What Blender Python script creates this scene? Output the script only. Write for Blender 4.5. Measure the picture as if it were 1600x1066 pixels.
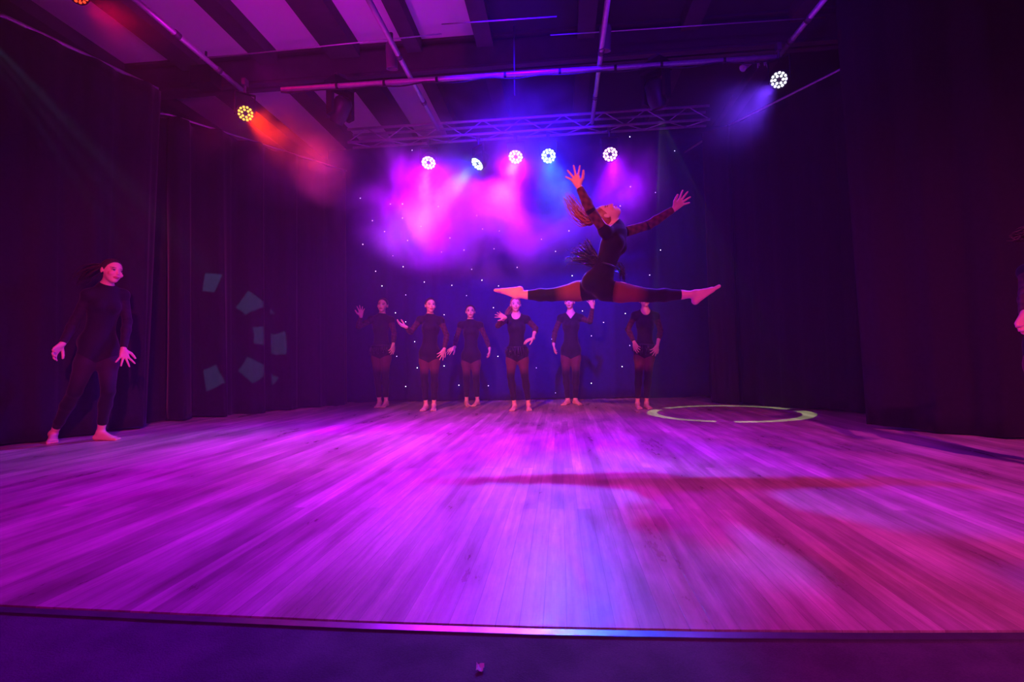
import bpy, bmesh, math, random
import numpy as np
from mathutils import Vector, Matrix

# ------------------------------------------------------------------ clearing
for o in list(bpy.data.objects):
    bpy.data.objects.remove(o)
sc = bpy.context.scene
C = sc.collection
R = math.radians
random.seed(11)

# ------------------------------------------------------------------ camera
F = 795.0
CAM = np.array([0.0, 0.0, 0.67])
_Y = np.array([75.0, -27.0, -795.0]); _Y /= np.linalg.norm(_Y)
_X = np.array([8500.0, 219.0, 795.0]); _X -= _Y * _X.dot(_Y); _X /= np.linalg.norm(_X)
_Z = np.cross(_X, _Y)
cam_data = bpy.data.cameras.new('camera')
cam_data.sensor_width = 36.0
cam_data.lens = F / 1600.0 * 36.0
cam_data.clip_start = 0.02
cam = bpy.data.objects.new('camera', cam_data)
C.objects.link(cam)
M4 = Matrix.Identity(4)
for i, ax in enumerate((_X, _Y, _Z)):
    for j in range(3):
        M4[i][j] = ax[j]
    M4[i][3] = CAM[i]
cam.matrix_world = M4
sc.camera = cam

def P(px, py, D):
    """point at stage depth D (metres upstage of the lens) seen at photo position px, py"""
    v = np.array([px - 800.0, 533.0 - py, -F])
    w = np.array([_X.dot(v), _Y.dot(v), _Z.dot(v)])
    return CAM + w * (D / w[1])

def G(px, py, z=0.0):
    """point on the level z"""
    v = np.array([px - 800.0, 533.0 - py, -F])
    w = np.array([_X.dot(v), _Y.dot(v), _Z.dot(v)])
    return CAM + w * ((z - CAM[2]) / w[2])

# ------------------------------------------------------------------ world, exposure
sc.view_settings.view_transform = 'Standard'
sc.view_settings.look = 'None'
sc.view_settings.gamma = 1.0
sc.view_settings.exposure = 0.0
sc.view_settings.use_curve_mapping = False
w = bpy.data.worlds.new('world'); sc.world = w
w.use_nodes = True
w.node_tree.nodes['Background'].inputs[0].default_value = (0.10, 0.0, 0.22, 1)
w.node_tree.nodes['Background'].inputs[1].default_value = 0.03
try:
    sc.cycles.max_bounces = 6
    sc.cycles.transparent_max_bounces = 64
    sc.cycles.volume_bounces = 1
    sc.cycles.volume_step_rate = 1.0
    sc.cycles.volume_max_steps = 96
    sc.cycles.use_denoising = True
    sc.cycles.sample_clamp_indirect = 4.0
except Exception:
    pass

# ------------------------------------------------------------------ stage lights
def aim(o, target):
    d = Vector(target) - o.location
    o.rotation_euler = d.to_track_quat('-Z', 'Y').to_euler()

def spot(name, loc, target, col, power, size, blend=0.7, radius=0.05):
    l = bpy.data.lights.new(name, 'SPOT')
    l.color = col; l.energy = power; l.spot_size = R(size); l.spot_blend = blend
    l.shadow_soft_size = radius
    o = bpy.data.objects.new(name, l); C.objects.link(o)
    o.location = Vector(loc); aim(o, target)
    return o

TR_D = 6.35
# (photo position, depth, aim on stage, colour, watts, cone)
PARS = [
    dict(p=(670, 253), D=TR_D, t=(-1.7, 4.1, 0), c=(0.48, 0.0, 1.0), w=1500, s=110, b=52, core=((1.0, 0.55, 0.55), 130, (-1.7, 4.0, 0)), e=(1.0, 0.62, 0.9), es=4.5,
         label='first glowing pink stage light from the left under the truss'),
    dict(p=(748, 254), D=TR_D, t=(-3.2, 4.3, 0), c=(0.0, 0.004, 1.0), w=900, s=110, b=50, core=((0.0, 0.75, 0.6), 150, (-3.3, 4.2, 0)), e=(0.6, 0.95, 1.0), es=4.0,
         label='cyan stage light under the truss turned to the left'),
    dict(p=(806, 244), D=TR_D, t=(-0.8, 3.8, 0), c=(0.54, 0.0, 1.0), w=1050, s=105, b=48, core=((1.0, 0.5, 0.5), 110, (-0.9, 3.4, 0)), e=(1.0, 0.62, 0.9), es=4.5,
         label='pink stage light at the middle of the truss between two cyan ones'),
    dict(p=(857, 243), D=TR_D, t=(0.2, 2.6, 0), c=(0.0, 0.004, 1.0), w=1350, s=110, b=48, core=((0.0, 0.75, 0.55), 190, (0.3, 2.4, 0)), e=(0.65, 0.95, 1.0), es=4.5,
         label='cyan stage light under the truss nearest the raised hand of the leaping dancer'),
    dict(p=(953, 240), D=TR_D, t=(0.9, 3.6, 0), c=(0.30, 0.0, 1.0), w=420, s=110, b=46, core=((0.8, 0.3, 0.2), 20, (0.9, 3.4, 0)), e=(1.0, 0.5, 0.9), es=4.0,
         label='violet stage light furthest right under the truss'),
]
par_lights = []
for q in PARS:
    loc = P(q['p'][0], q['p'][1], q['D'])
    d = np.array(q['t']) - loc; d /= np.linalg.norm(d)
    q['loc'] = loc; q['dir'] = d
    par_lights.append(spot('stage_light_beam', loc + d * 0.10, q['t'], q['c'], q['w'] * 0.85, q['b'], 0.8))
    spot('stage_light_spill', loc + d * 0.10, q['t'], q['c'], q['w'] * 0.30, q['s'], 1.0)
    ci, wi, ti = q['core']    # narrow spot added at each lamp to tint the smoke
    spot('smoke_fill_spot', loc + d * 0.10, ti, ci, wi, 30, 0.9)
# side fixtures: amber-red on the left, cold white on the right, a second red one over the left wing
AMBER = dict(p=(383, 177), D=4.9, t=(0.6, 3.3, 0.6), c=(1.0, 0.025, 0.0), w=330, s=62, e=(1.0, 0.5, 0.07), es=2.0,
             label='amber red stage light with a ring of cells on the left pipe')
WHITE = dict(p=(1218, 124), D=5.0, t=(-1.2, 4.0, 0.3), c=(0.14, 0.03, 1.0), w=380, s=80, e=(0.85, 0.85, 1.0), es=2.0,
             label='cold white stage light with a ring of cells on the right')
REDTOP = dict(p=(122, -9), D=4.3, t=(0.2, 4.6, 0.2), c=(1.0, 0.0, 0.05), w=120, s=70, e=(1.0, 0.05, 0.01), es=2,
              label='red stage light at the top left corner above the wing curtain')
for q in (AMBER, WHITE, REDTOP):
    loc = P(q['p'][0], q['p'][1], q['D'])
    d = np.array(q['t']) - loc; d /= np.linalg.norm(d)
    # LED cells look partly towards the house
    q['loc'] = loc; q['dir'] = d
    toc = (CAM - loc) / np.linalg.norm(CAM - loc)
    fc = toc * 0.8 + d * 0.3; fc /= np.linalg.norm(fc)
    spot('side_light_beam', loc + fc * 0.09 + d * 0.07, q['t'], q['c'], q['w'], q['s'], 1.0)
# front of house wash from two lamps over the auditorium; the rest is added fill
spot('house_front_lamp', (-2.6, -5.0, 4.2), (-0.7, 7.0, 1.0), (1.0, 0.15, 0.14), 5500, 22, 0.8)
spot('house_front_lamp', (3.0, -5.0, 4.0), (-3.9, 4.8, 1.1), (1.0, 0.05, 0.30), 4000, 20, 0.9)
spot('floor_fill_lamp', (-3.0, -1.5, 3.8), (-2.0, 2.2, 0.0), (1.0, 0.0, 0.35), 260, 100, 1.0)  # this and the next two: unseen lamps added to brighten and tint the floor
spot('floor_fill_lamp', (3.4, -1.5, 3.8), (2.2, 3.0, 0.0), (1.0, 0.06, 0.50), 1100, 66, 1.0)
spot('floor_fill_lamp', (0.0, -1.0, 4.0), (0.0, 1.4, 0.0), (0.26, 0.0, 1.0), 100, 130, 1.0)
spot('cloth_fill_lamp', (-0.2, 3.0, 4.4), (-0.5, 8.3, 1.9), (0.02, 0.0, 1.0), 4500, 44, 1.0)  # unseen lamp added to turn the star cloth bluer
spot('ceiling_fill_lamp', (-2.2, 3.6, 2.9), (-3.0, 6.4, 4.6), (0.9, 0.0, 0.8), 70, 140, 1.0)  # unseen uplight added to brighten the white ceiling panels
spot('ceiling_fill_lamp', (1.6, 3.0, 3.0), (0.6, 6.2, 4.6), (0.12, 0.0, 1.0), 110, 140, 1.0)  # unseen blue uplight added for the black ceiling boards
spot('floor_fill_lamp', (0.0, -1.0, 4.0), (0.0, 1.0, 0.0), (0.30, 0.0, 1.0), 55, 140, 1.0)  # further unseen violet fill added over the stage front and carpet

def gobo(name, loc, target, col, power, size, r0, r1, gaps, squash=1.0, half_ring=False):
    """profile lamp with a ring shaped metal gobo"""
    o = spot(name, loc, target, col, power, size, 0.02, 0.012)
    l = o.data; l.use_nodes = True
    nt = l.node_tree; n = nt.nodes; k = nt.links
    em = [x for x in n if x.type == 'EMISSION'][0]
    tc = n.new('ShaderNodeTexCoord')
    sp = n.new('ShaderNodeSeparateXYZ'); k.new(tc.outputs['Normal'], sp.inputs[0])
    def mth(op, a, b=None):
        m = n.new('ShaderNodeMath'); m.operation = op
        for i_, v in enumerate((a, b)):
            if v is None: continue
            if isinstance(v, (int, float)): m.inputs[i_].default_value = v
            else: k.new(v, m.inputs[i_])
        return m.outputs[0]
    x, y, z = sp.outputs
    xs = mth('MULTIPLY', x, squash)
    rr = mth('SQRT', mth('ADD', mth('MULTIPLY', xs, xs), mth('MULTIPLY', y, y)))
    rad = mth('DIVIDE', rr, mth('ABSOLUTE', z))
    m = mth('MULTIPLY', mth('GREATER_THAN', rad, r0), mth('LESS_THAN', rad, r1))
    if half_ring:
        m = mth('MULTIPLY', m, mth('GREATER_THAN', x, -0.01))
    if gaps:
        an = mth('ARCTAN2', y, x)
        m = mth('MULTIPLY', m, mth('LESS_THAN', mth('ABSOLUTE', mth('SINE', mth('MULTIPLY', an, gaps))), 0.985 if gaps < 3 else 0.72))
    k.new(m, em.inputs['Strength'])
    return o
nrm_ = lambda v: np.array(v) / np.linalg.norm(v)
HEAD_R = P(1025, 150, 5.25)
HEAD_L = P(532, 175, 5.3)
ring_c = np.array([1.85, 6.05, 0.0])
ring_h = np.linalg.norm(ring_c - HEAD_R)
gobo('moving_head_beam', HEAD_R + nrm_(ring_c - HEAD_R) * 0.2, ring_c, (0.75, 1.0, 0.45), 300, 34, 0.80 / ring_h, 0.93 / ring_h, 1.5)
gobo('profile_beam', (-3.1, 2.3, 2.6), (-4.42, 5.50, 1.42), (0.22, 0.50, 1.0), 1300, 26, 0.110, 0.165, 5, 0.8, True)

# ------------------------------------------------------------------ materials
def new_mat(name):
    m = bpy.data.materials.new(name); m.use_nodes = True
    nt = m.node_tree
    return m, nt.nodes, nt.links, nt.nodes['Principled BSDF']

def plain(name, col, rough=0.6, metal=0.0, noise=0.15, scale=8.0, sheen=0.0, bump=0.0, spec=0.5):
    m, n, k, b = new_mat(name)
    tc = n.new('ShaderNodeTexCoord'); nz = n.new('ShaderNodeTexNoise'); nz.inputs['Scale'].default_value = scale
    nz.inputs['Detail'].default_value = 6
    k.new(tc.outputs['Object'], nz.inputs['Vector'])
    mx = n.new('ShaderNodeMix'); mx.data_type = 'RGBA'
    mx.inputs['A'].default_value = (*[c * (1 - noise) for c in col], 1)
    mx.inputs['B'].default_value = (*[min(1, c * (1 + noise)) for c in col], 1)
    k.new(nz.outputs['Fac'], mx.inputs['Factor']); k.new(mx.outputs['Result'], b.inputs['Base Color'])
    b.inputs['Roughness'].default_value = rough; b.inputs['Metallic'].default_value = metal
    b.inputs['Specular IOR Level'].default_value = spec
    if sheen:
        b.inputs['Sheen Weight'].default_value = sheen; b.inputs['Sheen Roughness'].default_value = 0.4
    if bump:
        bp = n.new('ShaderNodeBump'); bp.inputs['Strength'].default_value = bump; bp.inputs['Distance'].default_value = 0.01
        k.new(nz.outputs['Fac'], bp.inputs['Height']); k.new(bp.outputs[0], b.inputs['Normal'])
    return m

def vcol(name, rough, sheen=0.0, sss=0.0, spec=0.4):
    """material that reads the painted colours of the mesh (skin, lips, cloth panels)"""
    m, n, k, b = new_mat(name)
    a = n.new('ShaderNodeAttribute'); a.attribute_name = 'paint'
    k.new(a.outputs['Color'], b.inputs['Base Color'])
    b.inputs['Roughness'].default_value = rough
    b.inputs['Specular IOR Level'].default_value = spec
    if sheen: b.inputs['Sheen Weight'].default_value = sheen
    return m

def glow(name, col, strength):
    m, n, k, b = new_mat(name)
    b.inputs['Base Color'].default_value = (*[c * 0.3 for c in col], 1)
    b.inputs['Emission Color'].default_value = (*col, 1)
    b.inputs['Emission Strength'].default_value = strength
    return m

M_velvet = plain('black_velvet', (0.020, 0.016, 0.024), 0.95, noise=0.3, scale=30, sheen=0.12, spec=0.1)
M_star = plain('star_cloth_fabric', (0.013, 0.012, 0.12), 0.9, noise=0.3, scale=20, sheen=0.2, spec=0.1)
M_black = plain('black_painted_metal', (0.02, 0.02, 0.022), 0.5, 0.3)
M_alu = plain('scaffold_aluminium', (0.62, 0.6, 0.62), 0.45, 0.6, noise=0.2, scale=20)
M_steel = plain('dark_steel', (0.12, 0.11, 0.12), 0.6, 0.4)
M_ceil = plain('white_ceiling_board', (0.85, 0.83, 0.82), 0.9, noise=0.06, scale=3)
M_dark = plain('black_painted_board', (0.035, 0.033, 0.04), 0.9, noise=0.3, scale=2)
M_beam = plain('dark_timber', (0.07, 0.06, 0.06), 0.8, noise=0.3)
M_wall = plain('black_painted_brick', (0.03, 0.03, 0.035), 0.9, noise=0.3)
M_tape = plain('grip_tape', (0.02, 0.02, 0.02), 0.8)
M_paper = plain('paper', (0.7, 0.7, 0.72), 0.8)
M_strand = plain('fringe_thread', (0.018, 0.016, 0.02), 0.3, spec=0.8)
M_sequin = plain('sequin', (0.5, 0.5, 0.55), 0.15, 0.9)
M_skin = vcol('skin', 0.5)
M_suit = vcol('costume_fabric', 0.75, sheen=0.1, spec=0.2)
def hair_mat(name, col):
    m, n, k, b = new_mat(name)
    tc = n.new('ShaderNodeTexCoord'); wv = n.new('ShaderNodeTexNoise'); wv.inputs['Scale'].default_value = 60
    k.new(tc.outputs['Object'], wv.inputs['Vector'])
    mx = n.new('ShaderNodeMix'); mx.data_type = 'RGBA'
    mx.inputs['A'].default_value = (*[c * 0.6 for c in col], 1); mx.inputs['B'].default_value = (*[c * 1.4 for c in col], 1)
    k.new(wv.outputs['Fac'], mx.inputs['Factor']); k.new(mx.outputs['Result'], b.inputs['Base Color'])
    b.inputs['Roughness'].default_value = 0.45
    bp = n.new('ShaderNodeBump'); bp.inputs['Strength'].default_value = 0.5; bp.inputs['Distance'].default_value = 0.004
    k.new(wv.outputs['Fac'], bp.inputs['Height']); k.new(bp.outputs[0], b.inputs['Normal'])
    return m
M_hair_dark = hair_mat('dark_brown_hair', (0.05, 0.03, 0.02))
M_hair_red = hair_mat('auburn_hair', (0.35, 0.12, 0.06))

# stage floor: worn narrow boards running upstage
def floor_mat():
    m, n, k, b = new_mat('worn_stage_boards')
    tc = n.new('ShaderNodeTexCoord')
    mp = n.new('ShaderNodeMapping'); mp.inputs['Rotation'].default_value = (0, 0, R(90))
    k.new(tc.outputs['Object'], mp.inputs['Vector'])
    br = n.new('ShaderNodeTexBrick')
    br.inputs['Scale'].default_value = 1.0
    br.inputs['Brick Width'].default_value = 2.3; br.inputs['Row Height'].default_value = 0.06
    br.inputs['Mortar Size'].default_value = 0.0011; br.inputs['Mortar Smooth'].default_value = 0.3
    br.inputs['Color1'].default_value = (0.48, 0.39, 0.33, 1); br.inputs['Color2'].default_value = (0.76, 0.63, 0.53, 1)
    br.inputs['Mortar'].default_value = (0.42, 0.34, 0.28, 1)
    br.offset = 0.37
    k.new(mp.outputs[0], br.inputs['Vector'])
    # long grain
    mg = n.new('ShaderNodeMapping'); mg.inputs['Scale'].default_value = (22, 0.9, 1)
    k.new(tc.outputs['Object'], mg.inputs['Vector'])
    ng = n.new('ShaderNodeTexNoise'); ng.inputs['Scale'].default_value = 2.0; ng.inputs['Detail'].default_value = 8
    ng.inputs['Roughness'].default_value = 0.65
    k.new(mg.outputs[0], ng.inputs['Vector'])
    rg = n.new('ShaderNodeValToRGB'); rg.color_ramp.elements[0].position = 0.3; rg.color_ramp.elements[0].color = (0.62, 0.56, 0.52, 1)
    rg.color_ramp.elements[1].position = 0.62; rg.color_ramp.elements[1].color = (1.0, 1.0, 1.0, 1)
    k.new(ng.outputs['Fac'], rg.inputs[0])
    m1 = n.new('ShaderNodeMix'); m1.data_type = 'RGBA'; m1.blend_type = 'MULTIPLY'; m1.inputs['Factor'].default_value = 0.85
    k.new(br.outputs['Color'], m1.inputs['A']); k.new(rg.outputs[0], m1.inputs['B'])
    # scuffs: pale worn patches and dark marks stretched along the boards
    ms = n.new('ShaderNodeMapping'); ms.inputs['Scale'].default_value = (3.2, 0.8, 1)
    k.new(tc.outputs['Object'], ms.inputs['Vector'])
    ns = n.new('ShaderNodeTexNoise'); ns.inputs['Scale'].default_value = 1.1; ns.inputs['Detail'].default_value = 9; ns.inputs['Roughness'].default_value = 0.7
    k.new(ms.outputs[0], ns.inputs['Vector'])
    rs = n.new('ShaderNodeValToRGB'); rs.color_ramp.elements[0].position = 0.38; rs.color_ramp.elements[0].color = (0.52, 0.48, 0.46, 1)
    rs.color_ramp.elements[1].position = 0.66; rs.color_ramp.elements[1].color = (1.25, 1.22, 1.2, 1)
    k.new(ns.outputs['Fac'], rs.inputs[0])
    m2 = n.new('ShaderNodeMix'); m2.data_type = 'RGBA'; m2.blend_type = 'MULTIPLY'; m2.inputs['Factor'].default_value = 0.8
    k.new(m1.outputs['Result'], m2.inputs['A']); k.new(rs.outputs[0], m2.inputs['B'])
    k.new(m2.outputs['Result'], b.inputs['Base Color'])
    rr = n.new('ShaderNodeMapRange'); rr.inputs['From Min'].default_value = 0.35; rr.inputs['From Max'].default_value = 0.7
    rr.inputs['To Min'].default_value = 0.25; rr.inputs['To Max'].default_value = 0.60
    k.new(ns.outputs['Fac'], rr.inputs['Value']); k.new(rr.outputs[0], b.inputs['Roughness'])
    b.inputs['Specular IOR Level'].default_value = 0.4
    bp = n.new('ShaderNodeBump'); bp.inputs['Strength'].default_value = 0.22; bp.inputs['Distance'].default_value = 0.003
    ad = n.new('ShaderNodeMath'); ad.operation = 'SUBTRACT'
    k.new(ng.outputs['Fac'], ad.inputs[0]); k.new(br.outputs['Fac'], ad.inputs[1])
    k.new(ad.outputs[0], bp.inputs['Height']); k.new(bp.outputs[0], b.inputs['Normal'])
    return m
M_floor = floor_mat()

def carpet_mat():
    m, n, k, b = new_mat('dark_carpet')
    tc = n.new('ShaderNodeTexCoord')
    n1 = n.new('ShaderNodeTexNoise'); n1.inputs['Scale'].default_value = 7; n1.inputs['Detail'].default_value = 4
    n2 = n.new('ShaderNodeTexNoise'); n2.inputs['Scale'].default_value = 260; n2.inputs['Detail'].default_value = 2
    for q in (n1, n2): k.new(tc.outputs['Object'], q.inputs['Vector'])
    r1 = n.new('ShaderNodeValToRGB')
    r1.color_ramp.elements[0].position = 0.35; r1.color_ramp.elements[0].color = (0.075, 0.06, 0.08, 1)
    r1.color_ramp.elements[1].position = 0.7; r1.color_ramp.elements[1].color = (0.13, 0.11, 0.14, 1)
    k.new(n1.outputs['Fac'], r1.inputs[0])
    mm = n.new('ShaderNodeMix'); mm.data_type = 'RGBA'; mm.blend_type = 'MULTIPLY'; mm.inputs['Factor'].default_value = 0.5
    k.new(r1.outputs[0], mm.inputs['A']); k.new(n2.outputs['Fac'], mm.inputs['B'])
    k.new(mm.outputs['Result'], b.inputs['Base Color'])
    b.inputs['Roughness'].default_value = 0.95
    bp = n.new('ShaderNodeBump'); bp.inputs['Strength'].default_value = 0.6; bp.inputs['Distance'].default_value = 0.004
    k.new(n2.outputs['Fac'], bp.inputs['Height']); k.new(bp.outputs[0], b.inputs['Normal'])
    return m
M_carpet = carpet_mat()

# ------------------------------------------------------------------ object helpers
def empty(name, loc, label=None, cat=None, group=None):
    o = bpy.data.objects.new(name, None); C.objects.link(o)
    o.location = Vector([float(c) for c in loc]); o.empty_display_size = 0.1
    tag(o, label, cat, group)
    return o

def tag(o, label=None, cat=None, group=None, kind=None):
    for k_, v in (('label', label), ('category', cat), ('group', group), ('kind', kind)):
        if v: o[k_] = v
    return o

def raw(name, verts, faces, mat, parent=None, smooth=False):
    """verts are world coordinates; under a parent they are stored relative to it"""
    me = bpy.data.meshes.new(name)
    v = np.asarray(verts, dtype=float)
    o = bpy.data.objects.new(name, me)
    if parent is not None:
        v = v - np.array(world_loc(parent))
    me.from_pydata([tuple(q) for q in v], [], [tuple(f) for f in faces])
    me.update()
    if smooth:
        me.shade_smooth()
    me.materials.append(mat)
    C.objects.link(o)
    if parent is not None: o.parent = parent
    return o

def world_loc(o):
    l = Vector(o.location)
    while o.parent is not None:
        o = o.parent; l = l + Vector(o.location)
    return l

class MB:
    """collects shapes for one mesh"""
    def __init__(s): s.v = []; s.f = []
    def add(s, v, f):
        b = len(s.v); s.v += [tuple(float(c) for c in q) for q in v]; s.f += [tuple(b + i for i in g) for g in f]
        return s
    def box(s, lo, hi):
        x0, y0, z0 = lo; x1, y1, z1 = hi
        return s.add([(x0, y0, z0), (x1, y0, z0), (x1, y1, z0), (x0, y1, z0), (x0, y0, z1), (x1, y0, z1), (x1, y1, z1), (x0, y1, z1)],
                     [(0, 3, 2, 1), (4, 5, 6, 7), (0, 1, 5, 4), (1, 2, 6, 5), (2, 3, 7, 6), (3, 0, 4, 7)])
    def obox(s, c, ax, h):
        """oriented box: centre, three axes, half sizes"""
        c = np.array(c, float); ax = [np.array(a, float) for a in ax]
        vs = [c + ax[0] * h[0] * i + ax[1] * h[1] * j + ax[2] * h[2] * k for k in (-1, 1) for j in (-1, 1) for i in (-1, 1)]
        return s.add(vs, [(0, 2, 3, 1), (4, 5, 7, 6), (0, 1, 5, 4), (1, 3, 7, 5), (3, 2, 6, 7), (2, 0, 4, 6)])
    def tube(s, a, b, r0, r1=None, n=12):
        return s.path([a, b], [r0, r0 if r1 is None else r1], n)
    def path(s, pts, rs, n=8):
        pts = [np.array(p, float) for p in pts]
        if isinstance(rs, (int, float)): rs = [rs] * len(pts)
        b = len(s.v); ref = None; vs = []; fs = []
        for i, p in enumerate(pts):
            t = pts[min(i + 1, len(pts) - 1)] - pts[max(i - 1, 0)]
            t = t / (np.linalg.norm(t) + 1e-9)
            if ref is None:
                ref = np.cross(t, (0, 0, 1)) if abs(t[2]) < 0.9 else np.cross(t, (1, 0, 0))
            u = ref - t * ref.dot(t); u /= np.linalg.norm(u) + 1e-9; ref = u
            v_ = np.cross(t, u)
            for k in range(n):
                a = 2 * math.pi * k / n
                vs.append(p + (u * math.cos(a) + v_ * math.sin(a)) * rs[i])
        for i in range(len(pts) - 1):
            for k in range(n):
                fs.append((i * n + k, i * n + (k + 1) % n, (i + 1) * n + (k + 1) % n, (i + 1) * n + k))
        fs.append(tuple(reversed(range(n)))); fs.append(tuple((len(pts) - 1) * n + k for k in range(n)))
        return s.add(vs, fs)
    def lathe(s, c, d, prof, n=24):
        """prof: list of (distance along d, radius)"""
        c = np.array(c, float); d = np.array(d, float); d /= np.linalg.norm(d)
        u = np.cross(d, (0, 0, 1)) if abs(d[2]) < 0.9 else np.cross(d, (1, 0, 0)); u /= np.linalg.norm(u); v_ = np.cross(d, u)
        vs = []; fs = []
        for t, r in prof:
            for k in range(n):
                a = 2 * math.pi * k / n
                vs.append(c + d * t + (u * math.cos(a) + v_ * math.sin(a)) * max(r, 1e-4))
        for i in range(len(prof) - 1):
            for k in range(n):
                fs.append((i * n + k, i * n + (k + 1) % n, (i + 1) * n + (k + 1) % n, (i + 1) * n + k))
        return s.add(vs, fs)
    def build(s, name, mat, parent=None, smooth=False):
        return raw(name, s.v, s.f, mat, parent, smooth)

# ------------------------------------------------------------------ room shell
ZC = 4.6
edge_px = [(-900, 900), (-400, 926), (0, 945), (280, 958), (560, 970), (840, 979), (1120, 984), (1360, 985.5), (1600, 985), (2000, 980), (2600, 966)]
edge = [G(x, y) for x, y in edge_px]
e0 = edge[0].copy(); e0[0] = -7.0; e1 = edge[-1].copy(); e1[0] = 6.5
edge = [e0] + edge + [e1]
XL, XR, YB = -7.0, 6.5, 9.3
def slab(name, front, back_y, z, th, mat, kind='structure'):
    n = len(front)
    top = [(p[0], p[1], z) for p in front] + [(front[-1][0], back_y, z), (front[0][0], back_y, z)]
    bot = [(x, y, z - th) for x, y, _ in top]
    N = len(top)
    fs = [tuple(range(N)), tuple(reversed(range(N, 2 * N)))]
    fs += [(i, i + N, (i + 1) % N + N, (i + 1) % N) for i in range(N)]
    o = raw(name, top + bot, fs, mat)
    return tag(o, kind=kind)
fl = slab('floor', edge, YB, 0.0, 0.25, M_floor)
tag(fl, 'worn wooden stage floor of narrow boards')
MB().box((XL, -3.0, -0.30), (XR, 2.3, -0.006)).build('ground_carpet', M_carpet)
o = bpy.data.objects['ground_carpet']; o.name = 'floor_front'; tag(o, 'dark carpet in front of the stage edge', kind='structure')
# stage edge nosing: dark groove and glossy metal strip
def strip(name, off0, off1, z0, z1, mat):
    vs = []; fs = []
    for p in edge:
        vs += [(p[0], p[1] - off0, z1), (p[0], p[1] - off1, z1), (p[0], p[1] - off1, z0), (p[0], p[1] - off0, z0)]
    for i in range(len(edge) - 1):
        for k in range(4):
            a = i * 4 + k; b = i * 4 + (k + 1) % 4
            fs.append((a, b, b + 4, a + 4))
    return raw(name, vs, fs, mat)
M_nose = plain('worn_metal_nosing', (0.30, 0.30, 0.34), 0.32, 0.8, noise=0.5, scale=14)
tag(strip('trim_1', 0.001, 0.009, -0.03, -0.005, M_tape), 'dark groove along the stage edge', kind='structure')
tag(strip('trim_2', 0.009, 0.036, -0.03, -0.001, M_nose), 'shiny metal nosing along the stage edge', kind='structure')
tag(MB().box((XL, YB, -0.25), (XR, YB + 0.2, 5.2)).build('wall_back', M_wall), kind='structure')
tag(MB().box((XL - 0.2, 0.6, -0.25), (XL, YB + 0.2, 5.2)).build('wall_left', M_wall), kind='structure')
tag(MB().box((XR, 0.6, -0.25), (XR + 0.2, YB + 0.2, 5.2)).build('wall_right', M_wall), kind='structure')
# ceiling: white boards to the left, black boards to the right
cl = MB()
cl.box((XL, 0.6, ZC), (-0.87, 6.0, ZC + 0.1)); cl.box((XL, 6.0, ZC), (-1.85, YB, ZC + 0.1))
tag(cl.build('ceiling', M_ceil), 'white ceiling boards between dark joists', kind='structure')
cr = MB()
cr.box((-0.87, 0.6, ZC), (XR, 6.0, ZC + 0.1)); cr.box((-1.85, 6.0, ZC), (XR, YB, ZC + 0.1))
tag(cr.build('ceiling_right', M_dark), 'black painted part of the ceiling', kind='structure')
for i, (a, b) in enumerate([(-5.75, -5.5), (-4.70, -4.40), (-3.66, -3.43), (-2.74, -2.36), (-1.76, -1.58), (-0.9, -0.7), (0.3, 0.5), (1.5, 1.7), (2.7, 2.9)]):
    back = 5.95
    m_ = MB().box((a, 0.6, ZC - 0.16), (b, back, ZC)); m_.box((a, 6.15, ZC - 0.16), (b, YB, ZC))
    tag(m_.build('roof_joist', M_beam), ['dark ceiling joist above the far left wing', 'dark ceiling joist beside the left pipe',
        'dark ceiling joist between the first two white panels', 'wide dark ceiling joist carrying bright clips',
        'narrow dark ceiling joist above the left hanging can', 'joist at the end of the white ceiling panels',
        'joist of the black ceiling above the middle', 'joist of the black ceiling above the second can',
        'joist of the black ceiling near the right wing'][i], 'joist', 'ceiling joists')
bm_ = MB(); bm_.box((XL, 5.95, 4.2), (XR, 6.15, 4.23)); bm_.box((XL, 5.95, ZC - 0.03), (XR, 6.15, ZC)); bm_.box((XL, 6.035, 4.2), (XR, 6.065, ZC))
bm_.box((XL, 5.96, 4.24), (XR, 5.99, 4.5))
tag(bm_.build('ceiling_beam', M_beam), 'heavy dark beam crossing the ceiling from side to side', 'beam')

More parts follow.
